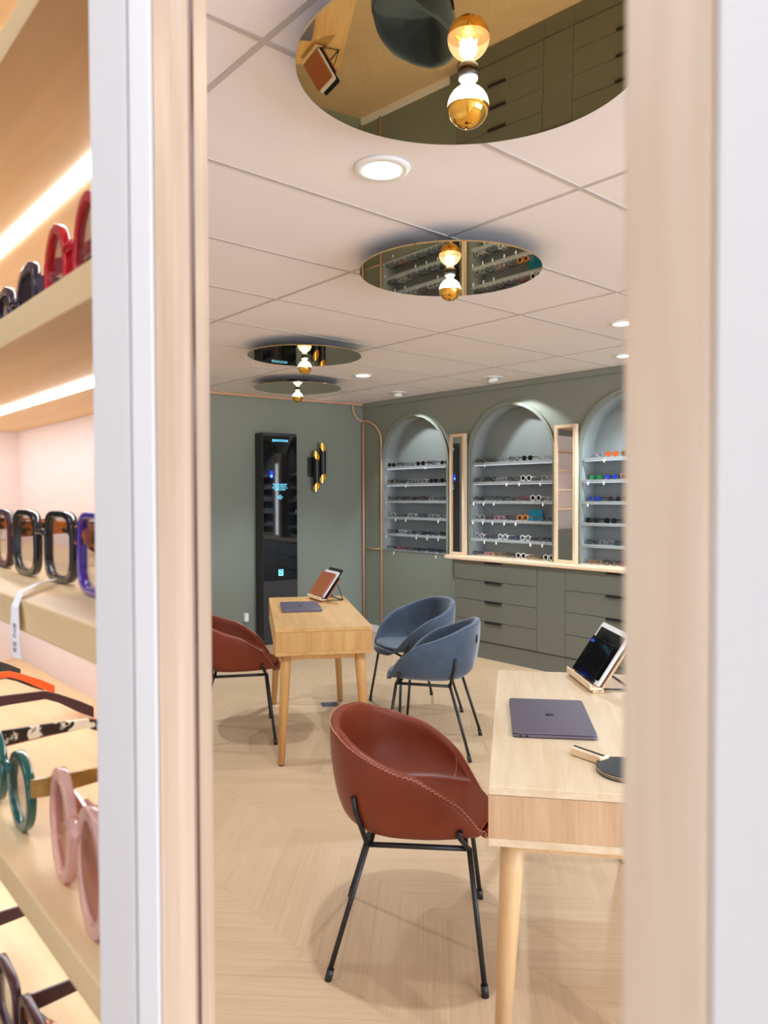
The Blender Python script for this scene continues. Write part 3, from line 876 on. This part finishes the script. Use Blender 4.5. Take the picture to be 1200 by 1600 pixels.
# nearer stand (lip from (2.52,1.77) to (2.30,1.49))
lipd = Vector((2.303-2.518, 1.494-1.766)).normalized()
outn = Vector((lipd.y, -lipd.x))          # pointing to the viewer side
if outn.dot(Vector((-1, -0.2))) < 0: outn = -outn
rzS2 = math.atan2(-outn.y, -outn.x)
S2 = (2.435, 1.618, 0.7505); LEAN2 = 33
stand('wooden tablet stand holding a white tablet and black tablet on foreground desk', S2, rzS2, W=0.29, lean=LEAN2)
t = thing('tablet', 'white framed tablet with black screen leaning behind the small black tablet', 'tablet', S2, rzS2, None)
slab(t, 'case', 0.285, 0.222, 0.008, 0.0, LEAN2, M_wtab)
o = slab(t, 'screen', 0.255, 0.185, 0.001, 0.0081, LEAN2, M_tabscr, r=0.004); o.data.transform(Matrix.Translation((0.0175*math.sin(math.radians(LEAN2)), 0, 0.0175*math.cos(math.radians(LEAN2)))))
t = thing('tablet', 'small black tablet with blue lettering leaning in front of the white tablet', 'tablet', S2, rzS2, None)
slab(t, 'case', 0.235, 0.158, 0.009, 0.0095, LEAN2, M_tabscr, y0=0.012, r=0.01)
a = math.radians(LEAN2)
Mtx = Matrix.Translation((0, 0.012, 0.0205)) @ Matrix.Rotation(a, 4, 'Y') @ Matrix(((0,0,-1,-0.0195),(-1,0,0,0.088),(0,1,0,0.138),(0,0,0,1)))
textmesh('lettering', 'acer', 0.024, M_bluetext, t, Mtx, 0.0002)

# farther stand
S1 = (3.025, 4.150, 0.7505); RZ1 = math.radians(-15)
stand('brown wooden stand on the farther desk with a leather case and tablet', S1, RZ1, W=0.25, lean=36, dark=True)
t = thing('tablet', 'white tablet edge showing behind the brown leather case on farther stand', 'tablet', S1, RZ1)
slab(t, 'case', 0.24, 0.205, 0.009, 0.009, 36, M_wtab)
t = thing('tablet_case', 'black tablet cover at the back of the farther stand', 'case', S1, RZ1)
slab(t, 'cover', 0.235, 0.232, 0.008, 0.0, 36, M_tabscr, y0=-0.01)
t = thing('tablet_case', 'brown leather tablet case at the front of the farther stand', 'case', S1, RZ1)
slab(t, 'cover', 0.235, 0.182, 0.012, 0.019, 36, M_case, y0=0.006)

# ------------------------------------------------------------------ table tennis bat
bd = Vector((1.66-1.747, 0.975-1.172)).normalized()   # handle to blade on the desk (set by measurement)
bd = Vector((-0.02, -0.20)).normalized()
bt = thing('table_tennis_bat', 'black rubber table tennis bat with pale handle on the foreground desk', 'bat', (1.735, 1.115, 0.7505), math.atan2(bd.y, bd.x))
bm = BM(); pts = []
for i in range(40):
    aa = 2*PI*i/40; pts.append((0.088+0.080*math.cos(aa), 0.075*math.sin(aa)*(1-0.10*max(0, -math.cos(aa)))))
prism(bm, pts, 0.0055, 0.0115); obj('blade', bm, M_pine, bt)
bm = BM(); prism(bm, [(p[0]*0.992+0.0007, p[1]*0.99) for p in pts], 0.0120, 0.0155); prism(bm, [(p[0]*0.992+0.0007, p[1]*0.99) for p in pts], 0.0, 0.005); obj('rubber', bm, M_rubber, bt)
bm = BM(); prism(bm, [(p[0]*1.003-0.0003, p[1]*1.003) for p in pts], 0.0070, 0.0100); obj('edge_tape', bm, M_black, bt)
bm = BM()
hp = [(-0.085, -0.015), (0.0, -0.0125), (0.022, -0.020), (0.022, 0.020), (0.0, 0.0125), (-0.085, 0.015)]
prism(bm, hp, -0.0002+0.0004, 0.024); obj('handle', bm, M_pine, bt, bevel=0.005, bseg=3)
bm = BM(); prism(bm, [(-0.083, -0.005), (0.018, -0.006), (0.018, 0.006), (-0.083, 0.005)], 0.0236, 0.0246); obj('handle_stripe', bm, M_spaced, bt)

# ------------------------------------------------------------------ floor outlet
bm = BM(); box(bm, -0.055, 0.055, -0.055, 0.055, 0, 0.004)
fo = obj('floor_outlet', bm, M_space, loc=(3.128, 4.168, 0.0002), bevel=0.001); fo.rotation_euler = (0, 0, R1); tag(fo, 'grey metal floor outlet plate near the farther desk leg', 'outlet')

# ------------------------------------------------------------------ ceiling lamps: mirrored discs with a gold-capped bulb
DZ = 2.40
def pendant(label, x, y, r=0.378, tilt=0.0):
    t = thing('ceiling_lamp', label, 'lamp', (x, y, DZ), 0, 'round mirrored ceiling lamps')
    if tilt: t.rotation_euler = Matrix.Rotation(math.radians(tilt), 3, r0).to_euler()
    bm = BM(); lathe(bm, [(0, 0), (r, 0), (r, 0.006), (0, 0.006)], 96, smooth=False); obj('mirror_disc', bm, M_disc, t)
    bm = BM(); lathe(bm, [(0, 0.0065), (0.10, 0.0065), (0.10, CEIL-DZ-(0.0075 if tilt else 0.0005)), (0, CEIL-DZ-(0.0075 if tilt else 0.0005))], 32, smooth=False); obj('ceiling_mount', bm, M_black, t)
    bm = BM(); lathe(bm, [(0, -0.0005), (0.0225, -0.0005), (0.0225, -0.009), (0, -0.009)], 28); obj('socket_ring', bm, M_black, t)
    bm = BM(); lathe(bm, [(0, -0.0095), (0.021, -0.0095), (0.021, -0.015), (0.0165, -0.0185), (0.0, -0.0185)], 28); obj('bulb_collar', bm, M_plastic, t)
    zc, rb = -0.073, 0.046
    prof = [(0.0145, -0.019), (0.0155, -0.026)]
    for i in range(0, 13):
        a = math.radians(62 - i*(62+2)/12); prof.append((rb*math.cos(a), zc+rb*math.sin(a)))
    bm = BM(); lathe(bm, prof, 36); b_ = obj('bulb_glass', bm, M_glassbulb, t)
    prof = []
    for i in range(0, 13):
        a = math.radians(-2 - 88*i/12); prof.append((rb*math.cos(a) if i < 12 else 0.0, zc+rb*math.sin(a)))
    bm = BM(); lathe(bm, prof, 36); obj('gold_cap', bm, M_gold, b_)
    bm = BM()
    for k in range(6):
        a = 2*PI*k/6; tube(bm, [(0.006*math.cos(a), 0.006*math.sin(a), -0.030), (0.017*math.cos(a), 0.017*math.sin(a), -0.066)], 0.0036, 6)
    obj('filament', bm, M_fil, b_)
    l = bpy.data.lights.new('bulb_light', 'POINT'); l.energy = 12; l.color = (1.0, 0.84, 0.64); l.shadow_soft_size = 0.02
    lo = bpy.data.objects.new('bulb_light', l); COL.objects.link(lo); lo.parent = t; lo.location = (0, 0, -0.048)
    return t
pendant('round bronze mirrored ceiling lamp nearest the doorway, largest of four', 1.236, 1.127, tilt=2.75)
pendant('round mirrored ceiling lamp above the blue chairs, reflecting rows of glasses', 2.272, 2.175)
pendant('round mirrored ceiling lamp above the farther desk, third from the doorway', 2.90, 4.119)
pendant('round mirrored ceiling lamp closest to the kiosk wall, farthest of four', 3.716, 5.387)

# ------------------------------------------------------------------ recessed downlights
def downlight(x, y, label, power=26, angle=120, col=(0.78, 0.90, 1.0), lit=True):
    t = thing('downlight', label, 'lamp', (x, y, CEIL), 0, 'recessed ceiling downlights')
    bm = BM(); lathe(bm, [(0.058, -0.003), (0.062, -0.010), (0.082, -0.008), (0.088, -0.0005), (0.058, -0.0005), (0.058, -0.003)], 40); obj('rim_ring', bm, M_plastic, t)
    bm = BM(); lathe(bm, [(0, -0.004), (0.0578, -0.004), (0.0578, -0.0006), (0, -0.0006)], 40, smooth=False); obj('diffuser', bm, M_down, t)
    l = bpy.data.lights.new('downlight_spot', 'SPOT'); l.energy = power; l.spot_size = math.radians(angle); l.spot_blend = 0.5; l.color = col; l.shadow_soft_size = 0.03
    lo = bpy.data.objects.new('downlight_spot', l); COL.objects.link(lo); lo.parent = t; lo.location = (0, 0, -0.02)
    return t
DL = [(1.506, 1.726, 'bright round downlight between the two nearest mirrored ceiling lamps'),
      (3.953, 4.782, 'small round downlight right of the two farthest mirrored lamps'),
      (3.911, 2.352, 'round downlight half hidden by right door post, upper of the pair'),
      (4.834, 2.892, 'round downlight beside the arch wall trim, lower of the pair'),
      (1.494, 4.117, 'round downlight over the floor left of the farther brown chair'),
      (1.494, 5.6, 'round downlight over the left part of the kiosk wall'),
      (3.894, -0.083, 'round downlight in the hidden right part of the room'),
      (1.494, -0.683, 'round downlight in the ceiling right of the doorway'),
      (2.694, 0.517, 'round downlight above the hidden end of the foreground desk')]
for x_, y_, lb in DL: downlight(x_, y_, lb, power=14 if 'hidden end' in lb else (125 if 'farthest mirrored' in lb else 84))

# wall-washing fixtures over the alcoves
def washer(x, y, label, aim):
    t = thing('spotlight', label, 'lamp', (x, y, CEIL), 0, 'white spotlights by the arch wall')
    bm = BM(); lathe(bm, [(0, -0.0005), (0.085, -0.0005), (0.085, -0.006), (0.05, -0.008), (0.0, -0.008)], 32); obj('base_plate', bm, M_plastic, t)
    d = (Vector(aim)-Vector((x, y, CEIL-0.03))).normalized()
    bm = BM(); p0 = Vector((0, 0, -0.008)); 
    tube(bm, [p0, p0+Vector((d.x*0.3, d.y*0.3, -1)).normalized()*0.035], 0.042, 24); obj('lamp_head', bm, M_plastic, t)
    l = bpy.data.lights.new('wall_spot', 'SPOT'); l.energy = 34; l.spot_size = math.radians(84); l.spot_blend = 0.3; l.color = (0.90, 0.97, 1.0); l.shadow_soft_size = 0.02
    lo = bpy.data.objects.new('wall_spot', l); COL.objects.link(lo); lo.parent = t; lo.location = (0, 0, -0.05)
    lo.rotation_euler = d.to_track_quat('-Z', 'Y').to_euler()
washer(4.87, 5.362, 'white ceiling spotlight aimed at the left arch', (5.25, 5.40, 1.65))
washer(4.87, 4.164, 'white ceiling spotlight aimed at the middle arch', (5.25, 3.98, 1.70))
washer(4.87, 2.95-0.5, 'white ceiling spotlight beyond the door post aimed at right arch', (5.25, 2.9, 1.6))

# ------------------------------------------------------------------ kiosk on the left wall
kx = 4.10; ang = math.atan(WSL)
kt = thing('display_kiosk', 'tall anthracite kiosk with black glass screen against the green wall', 'kiosk', (kx, wby(kx)-0.001, 0), ang)
KW, KD, KH = 0.380, 0.165, 2.085
bm = BM(); box(bm, -KW/2, KW/2, -KD, 0, 0, KH); obj('housing', bm, M_kiosk, kt, bevel=0.002)
bm = BM(); box(bm, -KW/2+0.004, KW/2-0.004, -KD-0.004, -KD-0.0003, 0.63, KH-0.03); ks = obj('screen', bm, M_screen, kt)
def onk(x_, z_): return Matrix(((1,0,0,x_),(0,0,-1,-KD-0.0046),(0,1,0,z_),(0,0,0,1)))
textmesh('title_text', 'EDMOTION', 0.033, M_cyan, ks, onk(0.0, KH-0.075))
textmesh('message_text', 'Daily lens selection\nthe only thing we\nPassengers server us\na goal to better', 0.020, M_cyan, ks, onk(-0.005, 1.555), space=0.9)
textmesh('caption_text', 'now\nSolutions\nonline', 0.018, M_cyan, ks, onk(-0.005, 1.455), space=0.9)
bm = BM(); Mk = onk(-0.098, 1.675)
box(bm, -0.016, 0.016, -0.036, 0.036, 0, 0.0006, Mk); obj('blue_tile', bm, M_blue, ks)
bm = BM(); Mk = onk(-0.098, 1.662); box(bm, -0.010, 0.010, -0.010, 0.010, 0.0007, 0.0012, Mk); obj('tile_icon', bm, M_cyan, ks)
bm = BM(); Mk = onk(0.0, 0.705)
for (a, b_, c_, d_) in ((-0.026, 0.026, 0.024, 0.031), (-0.026, 0.026, -0.031, -0.014), (-0.026, -0.018, -0.014, 0.024), (0.018, 0.026, -0.014, 0.024), (-0.012, 0.012, -0.006, 0.016)):
    box(bm, a, b_, c_, d_, 0, 0.0006, Mk)
obj('button_icon', bm, M_cyan, ks)
# wall socket / switch at the left of the kiosk
so_ = thing('wall_socket', 'white wall socket low on the green wall left of the kiosk', 'socket', (3.79, wby(3.79)-0.0005, 0.27), ang)
bm = BM(); box(bm, -0.02, 0.02, -0.045, 0, -0.04, 0.04); obj('cover', bm, M_plastic, so_, bevel=0.003)
bm = BM(); box(bm, -0.010, 0.010, -0.0462, -0.0449, -0.022, 0.022); obj('face_plate', bm, M_papp, so_)

# wall sconce: two black tubes with slanted golden ends
sct = thing('wall_sconce', 'black two tube wall sconce with slanted golden ends on green wall', 'lamp', (4.61, wby(4.61)-0.001, 1.765), ang)
bm = BM(); box(bm, -0.105, 0.0, -0.03, 0, -0.10, 0.10); obj('back_plate', bm, M_black, sct, bevel=0.004)
def sctube(xo, zc_, r=0.034, L=0.43):
    yo = -0.075
    bm = BM(); seg = 28; A = []; B = []
    for k in range(seg):
        a = 2*PI*k/seg; dx, dy = r*math.cos(a), r*math.sin(a)
        cut = (1 - dy/r)*0.5       # front side (-y) cut deeper
        A.append((xo+dx, yo+dy, zc_+L/2-0.10*cut)); B.append((xo+dx, yo+dy, zc_-L/2+0.10*cut))
    for (P_, Q_) in ((A, B),):
        va = [bm.verts.new(p) for p in P_]; vb = [bm.verts.new(p) for p in Q_]
        for k in range(seg):
            f = bm.faces.new((va[k], va[(k+1) % seg], vb[(k+1) % seg], vb[k])); f.smooth = True
    o_ = obj('tube', bm, M_black, sct)
    bm = BM(); q = 0.96
    va = [bm.verts.new((xo+(p[0]-xo)*q, yo+(p[1]-yo)*q, p[2]-0.0005)) for p in A]; vb = [bm.verts.new((xo+(p[0]-xo)*q, yo+(p[1]-yo)*q, p[2]+0.0005)) for p in B]
    for k in range(seg):
        f = bm.faces.new((va[k], va[(k+1) % seg], vb[(k+1) % seg], vb[k])); f.smooth = True
    obj('gold_lining', bm, M_goldin, o_)
    l = bpy.data.lights.new('sconce_light', 'POINT'); l.energy = 1.2; l.color = (1.0, 0.82, 0.5); l.shadow_soft_size = 0.02
    lo = bpy.data.objects.new('sconce_light', l); COL.objects.link(lo); lo.parent = o_; lo.location = (xo, yo, zc_)
sctube(-0.040, -0.045); sctube(0.036, 0.045)

# pale shelving on the left wall, outside the view but seen in the right mirror
ps = thing('shelf_cabinet', 'pale shelving with green base on the left wall, seen in the tall mirror', 'shelf', (1.25, wby(1.25)-0.001, 0), ang)
bm = BM(); box(bm, -0.95, 0.95, -0.02, 0, 0.95, 2.35); obj('back_panel', bm, M_blush, ps)
bm = BM(); box(bm, -0.95, 0.95, -0.32, 0, 0, 0.95); obj('base_cabinet', bm, M_cab, ps)
for z_ in (1.25, 1.53, 1.81, 2.09):
    bm = BM(); box(bm, -0.95, 0.95, -0.25, -0.0205, z_, z_+0.02); s_ = obj('shelf', bm, M_pineY, ps)
for s_ in (-1, 1):
    bm = BM(); box(bm, min(s_*0.95, s_*0.97), max(s_*0.95, s_*0.97), -0.32, 0, 0, 2.37); obj('side_panel', bm, M_pine, ps)

# ------------------------------------------------------------------ partition with the gap we look through
XF, XBK = 0.13, 0.315
PITCH = 0.1755; SH0 = 1.232          # top of the shelf holding the orange glasses
YL = 1.172
def splay(x): # right end of the shelf bay follows the splayed jamb
    return 0.355 + (x-XF)*(0.66-0.355)/(0.33-XF)
ft_ = thing('display_shelf_unit', 'pale wooden shelf unit with lit shelves of glasses at left edge', 'shelf', (XF, 0.75, 0))
T = Matrix.Translation((-XF, -0.75, 0))
bm = BM(); prism(bm, [(XBK, splay(XBK)), (XBK+0.015, splay(XBK)), (XBK+0.015, YL+0.02), (XBK, YL+0.02)], 0, CEIL-0.004, T); obj('back_panel', bm, M_blush, ft_)
bm = BM(); prism(bm, [(XF, YL), (XBK, YL), (XBK, YL+0.02), (XF, YL+0.02)], 0, CEIL-0.004, T); obj('side_panel', bm, M_blush, ft_)
for k in range(-5, 6):
    zt = SH0 + PITCH*k
    if zt > CEIL-0.05: break
    bm = BM(); prism(bm, [(XF, splay(XF)), (XBK-0.0003, splay(XBK)), (XBK-0.0003, YL-0.0003), (XF, YL-0.0003)], zt-0.019, zt, T)
    s_ = obj('shelf', bm, M_shelfY, ft_, bevel=0.001)
    if zt > 0.9:
        bm = BM(); prism(bm, [(0.218, splay(0.218)+0.004), (0.231, splay(0.231)+0.004), (0.231, YL-0.002), (0.218, YL-0.002)], zt-0.0210, zt-0.0193, T); obj('led_strip', bm, M_led, s_)
# splayed post / jamb at the left of the gap
def polypost(name, polys):
    pass
lp = thing('trim_post', 'pale upright post of white and wooden boards left of the gap', 'post', (XF, 0.33, 0))
T2 = Matrix.Translation((-XF, -0.33, 0))
def pp_(name, poly, mat, z1=CEIL-0.004):
    bm = BM(); prism(bm, poly, 0, z1, T2); return obj(name, bm, mat, lp, bevel=0.0015)
pp_('white_board', [(0.128, 0.354), (0.127, 0.3085), (0.1495, 0.3320), (0.152, 0.370)], M_white)
pp_('white_board', [(0.127, 0.3068), (0.1310, 0.2930), (0.1600, 0.3355), (0.1500, 0.3310)], M_white)
pp_('wood_board', [(0.1315, 0.2930), (0.1500, 0.3135), (0.1620, 0.3216), (0.1620, 0.3360)], M_postl)
pp_('groove_strip', [(0.1630, 0.3245), (0.1665, 0.3283), (0.1690, 0.3450), (0.1635, 0.3450)], M_groove)
pp_('wood_board', [(0.1680, 0.3285), (0.2000, 0.3754), (0.3300, 0.6400), (0.2100, 0.4500)], M_postl)
# right side of the gap
rp_ = thing('trim_post', 'blurred upright wooden post with white board at right edge', 'post', (XF, 0.07, 0))
bm = BM(); box(bm, 0.0, 0.022, -0.0085, 0.0085, 0, CEIL-0.004); obj('wood_board', bm, M_postw, rp_, bevel=0.001)
bm = BM(); box(bm, 0.001, 0.017, -0.40, -0.0088, 0, CEIL-0.004); obj('white_board', bm, M_white, rp_, bevel=0.001)
# rest of the partition wall
bm = BM(); box(bm, XF, XBK+0.015, YL+0.021, wby(XF)-0.05, 0, CEIL); struct('wall_partition_left', bm, M_white)
bm = BM(); box(bm, XF, XF+0.018, YR, -0.331, 0, CEIL); struct('wall_partition_right', bm, M_white)

# ------------------------------------------------------------------ foreground glasses on the near shelves (full parts)
def big_glasses(label, cat, loc, rz, kind, w, h, thick, fmat, lmat, tmat=None, depth=0.006, tl=0.14, bridge=0.017, group=None, fold=False, tmat2=None):
    t = thing('sunglasses' if cat == 'sunglasses' else 'eyeglasses', label, cat, loc, rz, group)
    P = glasses_bm(kind, w, h, thick, depth=depth, n=40, tl=tl, bridge=bridge, fold=fold)
    obj('frame_front', P['front'], fmat, t, bevel=0.0008)
    for l in P['lens']: obj('lens', l, lmat, t)
    for b_, tm in zip(P['temple'], (tmat or fmat, tmat2 or tmat or fmat)): obj('temple', b_, tm, t, bevel=0.0006)
    return t
zA, zB, zC, zD = SH0+2*PITCH, SH0+PITCH, SH0, SH0-PITCH
F_red = pmat('glossy_red', (196, 18, 40), 0.12, coat=0.5); F_purple = pmat('glossy_purple', (84, 50, 160), 0.12, coat=0.5)
F_blk = pmat('glossy_black', (34, 34, 38), 0.12, coat=0.5); F_teal = pmat('glossy_teal', (24, 84, 78), 0.14, coat=0.4)
F_pink = lensmat('glossy_pink', (246, 208, 198), opacity=0.5); F_aub = pmat('glossy_aubergine', (48, 36, 58), 0.12, coat=0.5)
F_or = pmat('matt_orange', (228, 92, 34), 0.4); F_pat = pmat('patterned_acetate', (30, 22, 24), 0.25, rgb2=(238, 226, 204), nscale=85, hard=True)
F_yt = pmat('honey_acetate', (58, 34, 20), 0.2, rgb2=(226, 172, 80), nscale=60); F_slate = pmat('matt_slate', (44, 50, 52), 0.4); F_dteal = pmat('matt_teal', (18, 84, 82), 0.4)
F_maroon = pmat('dark_maroon', (60, 28, 38), 0.3); F_wine = pmat('wine_red', (150, 40, 34), 0.35)
L_rose = lensmat('lens_rose', (222, 168, 142), opacity=0.3); L_aub = lensmat('lens_aubergine', (60, 40, 56), opacity=0.45)
G = 'glasses on the near shelf unit'
big_glasses('glossy red oversized glasses at right end of the upper near shelf', 'glasses', (0.166, 0.502, zA+0.0006), -0.05, 'round', 0.048, 0.060, 0.0062, F_red, M_lens, group=G, fold=True)
big_glasses('dark aubergine cat-eye sunglasses left of the red glasses', 'sunglasses', (0.170, 0.645, zA+0.0006), -0.05, 'cat', 0.052, 0.048, 0.006, F_aub, L_aub, group=G, tl=0.12)
big_glasses('glossy black square glasses with tortoise temples and hanging paper tag', 'glasses', (0.172, 0.592, zB+0.0006), 0.035, 'square', 0.051, 0.042, 0.0048, F_blk, M_lens, FR['tortoise'], group=G, tl=0.100)
big_glasses('glossy purple glasses half hidden by the post on the middle near shelf', 'glasses', (0.163, 0.432, zB+0.0006), -0.05, 'square', 0.050, 0.044, 0.004, F_purple, M_lens, FR['tortoise'], group=G, fold=True)
big_glasses('dark red glasses cut off at left edge of the middle near shelf', 'glasses', (0.176, 0.755, zB+0.0006), 0.0, 'square', 0.052, 0.041, 0.005, F_maroon, M_lens, FR['tortoise'], group=G, tl=0.12)
big_glasses('translucent pink sunglasses beside the post on the shelf with orange glasses', 'sunglasses', (0.1435, 0.440, zC+0.0006), -0.10, 'round', 0.047, 0.054, 0.0075, F_pink, L_rose, group=G, fold=True)
big_glasses('teal green round glasses with one honey and one patterned temple', 'glasses', (0.148, 0.602, zC+0.0006), 0.0, 'round', 0.046, 0.044, 0.0058, F_teal, M_lens, F_yt, group=G, tl=0.128, tmat2=F_pat)
big_glasses('wine red square glasses between teal green and orange glasses', 'glasses', (0.153, 0.752, zC+0.0006), 0.0, 'square', 0.046, 0.036, 0.005, F_wine, M_lens, F_wine, group=G, tl=0.135, tmat2=F_maroon)
big_glasses('matt orange glasses with curved temple tips on the lower near shelf', 'glasses', (0.150, 0.882, zC+0.0006), 0.0, 'square', 0.046, 0.036, 0.004, F_or, M_lens, F_or, group=G, tl=0.138)
big_glasses('matt slate grey glasses behind the orange ones', 'glasses', (0.150, 1.005, zC+0.0006), 0.0, 'square', 0.042, 0.034, 0.004, F_slate, M_lens, F_slate, tl=0.132, group=G)
big_glasses('dark teal glasses at the far end of the shelf', 'glasses', (0.150, 1.108, zC+0.0006), 0.0, 'round', 0.034, 0.034, 0.004, F_dteal, M_lens, F_dteal, tl=0.122, bridge=0.012, group=G)
big_glasses('dark maroon glasses with gold hinge plates on the lowest visible shelf', 'glasses', (0.150, 0.655, zD+0.0006), 0.0, 'square', 0.048, 0.040, 0.006, F_maroon, M_lens, F_maroon, group=G, tl=0.125)
big_glasses('glossy brown glasses at bottom left corner of the lowest visible shelf', 'glasses', (0.150, 0.520, zD+0.0006), 0.0, 'square', 0.048, 0.040, 0.006, F_maroon, M_lens, FR['tortoise'], group=G, fold=True)
# paper tag draped over the shelf edge
bm = BM()
tp = [(0.172, 0.553, zB+0.003), (0.150, 0.520, zB+0.0045), (0.132, 0.492, zB+0.003), (0.1265, 0.483, zB-0.004), (0.1255, 0.480, zB-0.020), (0.1262, 0.479, zB-0.034)]
ws = [0.002, 0.003, 0.005, 0.0065, 0.0085, 0.0085]
pv = None
for (p, w_) in zip(tp, ws):
    q = [bm.verts.new((p[0], p[1]-w_, p[2])), bm.verts.new((p[0], p[1]+w_, p[2])), bm.verts.new((p[0]+0.0006, p[1]+w_, p[2]+0.0006)), bm.verts.new((p[0]+0.0006, p[1]-w_, p[2]+0.0006))]
    if pv:
        for k in range(4): bm.faces.new((pv[k], pv[(k+1) % 4], q[(k+1) % 4], q[k]))
    else: bm.faces.new(q)
    pv = q
bm.faces.new(pv)
tg_ = obj('paper_tag', bm, M_papp); tag(tg_, 'white paper tag hanging over the middle near shelf edge', 'tag')
textmesh('print', 'EN 26', 0.007, M_ink, tg_, Matrix(((0,0,-1,0.12535),(0,-1,0,0.4795),(-1,0,0,zB-0.022),(0,0,0,1))), 0.0001)

# ------------------------------------------------------------------ added fill lights beyond the frame: behind unseen windows and in ceiling panels
def area(name, loc, rot, sx, sy, power, col):
    l = bpy.data.lights.new(name, 'AREA'); l.shape = 'RECTANGLE'; l.size = sx; l.size_y = sy; l.energy = power; l.color = col
    o = bpy.data.objects.new(name, l); COL.objects.link(o); o.location = loc; o.rotation_euler = rot
    return o
area('added_window_fill', (2.6, YR-0.25, 1.28), (PI/2, 0, 0), 4.2, 1.9, 400, (0.72, 0.86, 1.0))  # added fill in place of daylight, brightens the room
area('added_window_fill', (-1.2, YR-0.25, 1.28), (PI/2, 0, 0), 2.2, 1.9, 60, (0.74, 0.88, 1.0))
def panel(x, y, power):  # unseen panel added to brighten the posts and near side
    t = thing('added_fill_panel', 'added square fill light panel on the ceiling behind the doorway', 'lamp', (x, y, CEIL), 0, 'added ceiling fill panels')
    bm = BM(); box(bm, -0.3, 0.3, -0.3, 0.3, -0.008, -0.0005); obj('frame', bm, M_plastic, t)
    a_ = area('panel_fill', (0, 0, -0.012), (0, 0, 0), 0.56, 0.56, power, (0.80, 0.90, 1.0)); a_.parent = t
panel(-0.9, 0.6, 17); panel(-0.9, -0.9, 17)

# ------------------------------------------------------------------ world and colour management
w = bpy.data.worlds.new('world'); scene.world = w; w.use_nodes = True
w.node_tree.nodes['Background'].inputs[0].default_value = (0.9, 0.88, 0.86, 1); w.node_tree.nodes['Background'].inputs[1].default_value = 0.3
scene.view_settings.view_transform = 'Standard'; scene.view_settings.look = 'None'
scene.view_settings.exposure = 0.0; scene.view_settings.gamma = 1.0
scene.view_settings.use_curve_mapping = False
scene.cycles.max_bounces = 10; scene.cycles.diffuse_bounces = 5; scene.cycles.glossy_bounces = 6; scene.cycles.transparent_max_bounces = 24
scene.cycles.sample_clamp_indirect = 6.0; scene.cycles.use_denoising = True
scene.cycles.caustics_reflective = False; scene.cycles.caustics_refractive = False
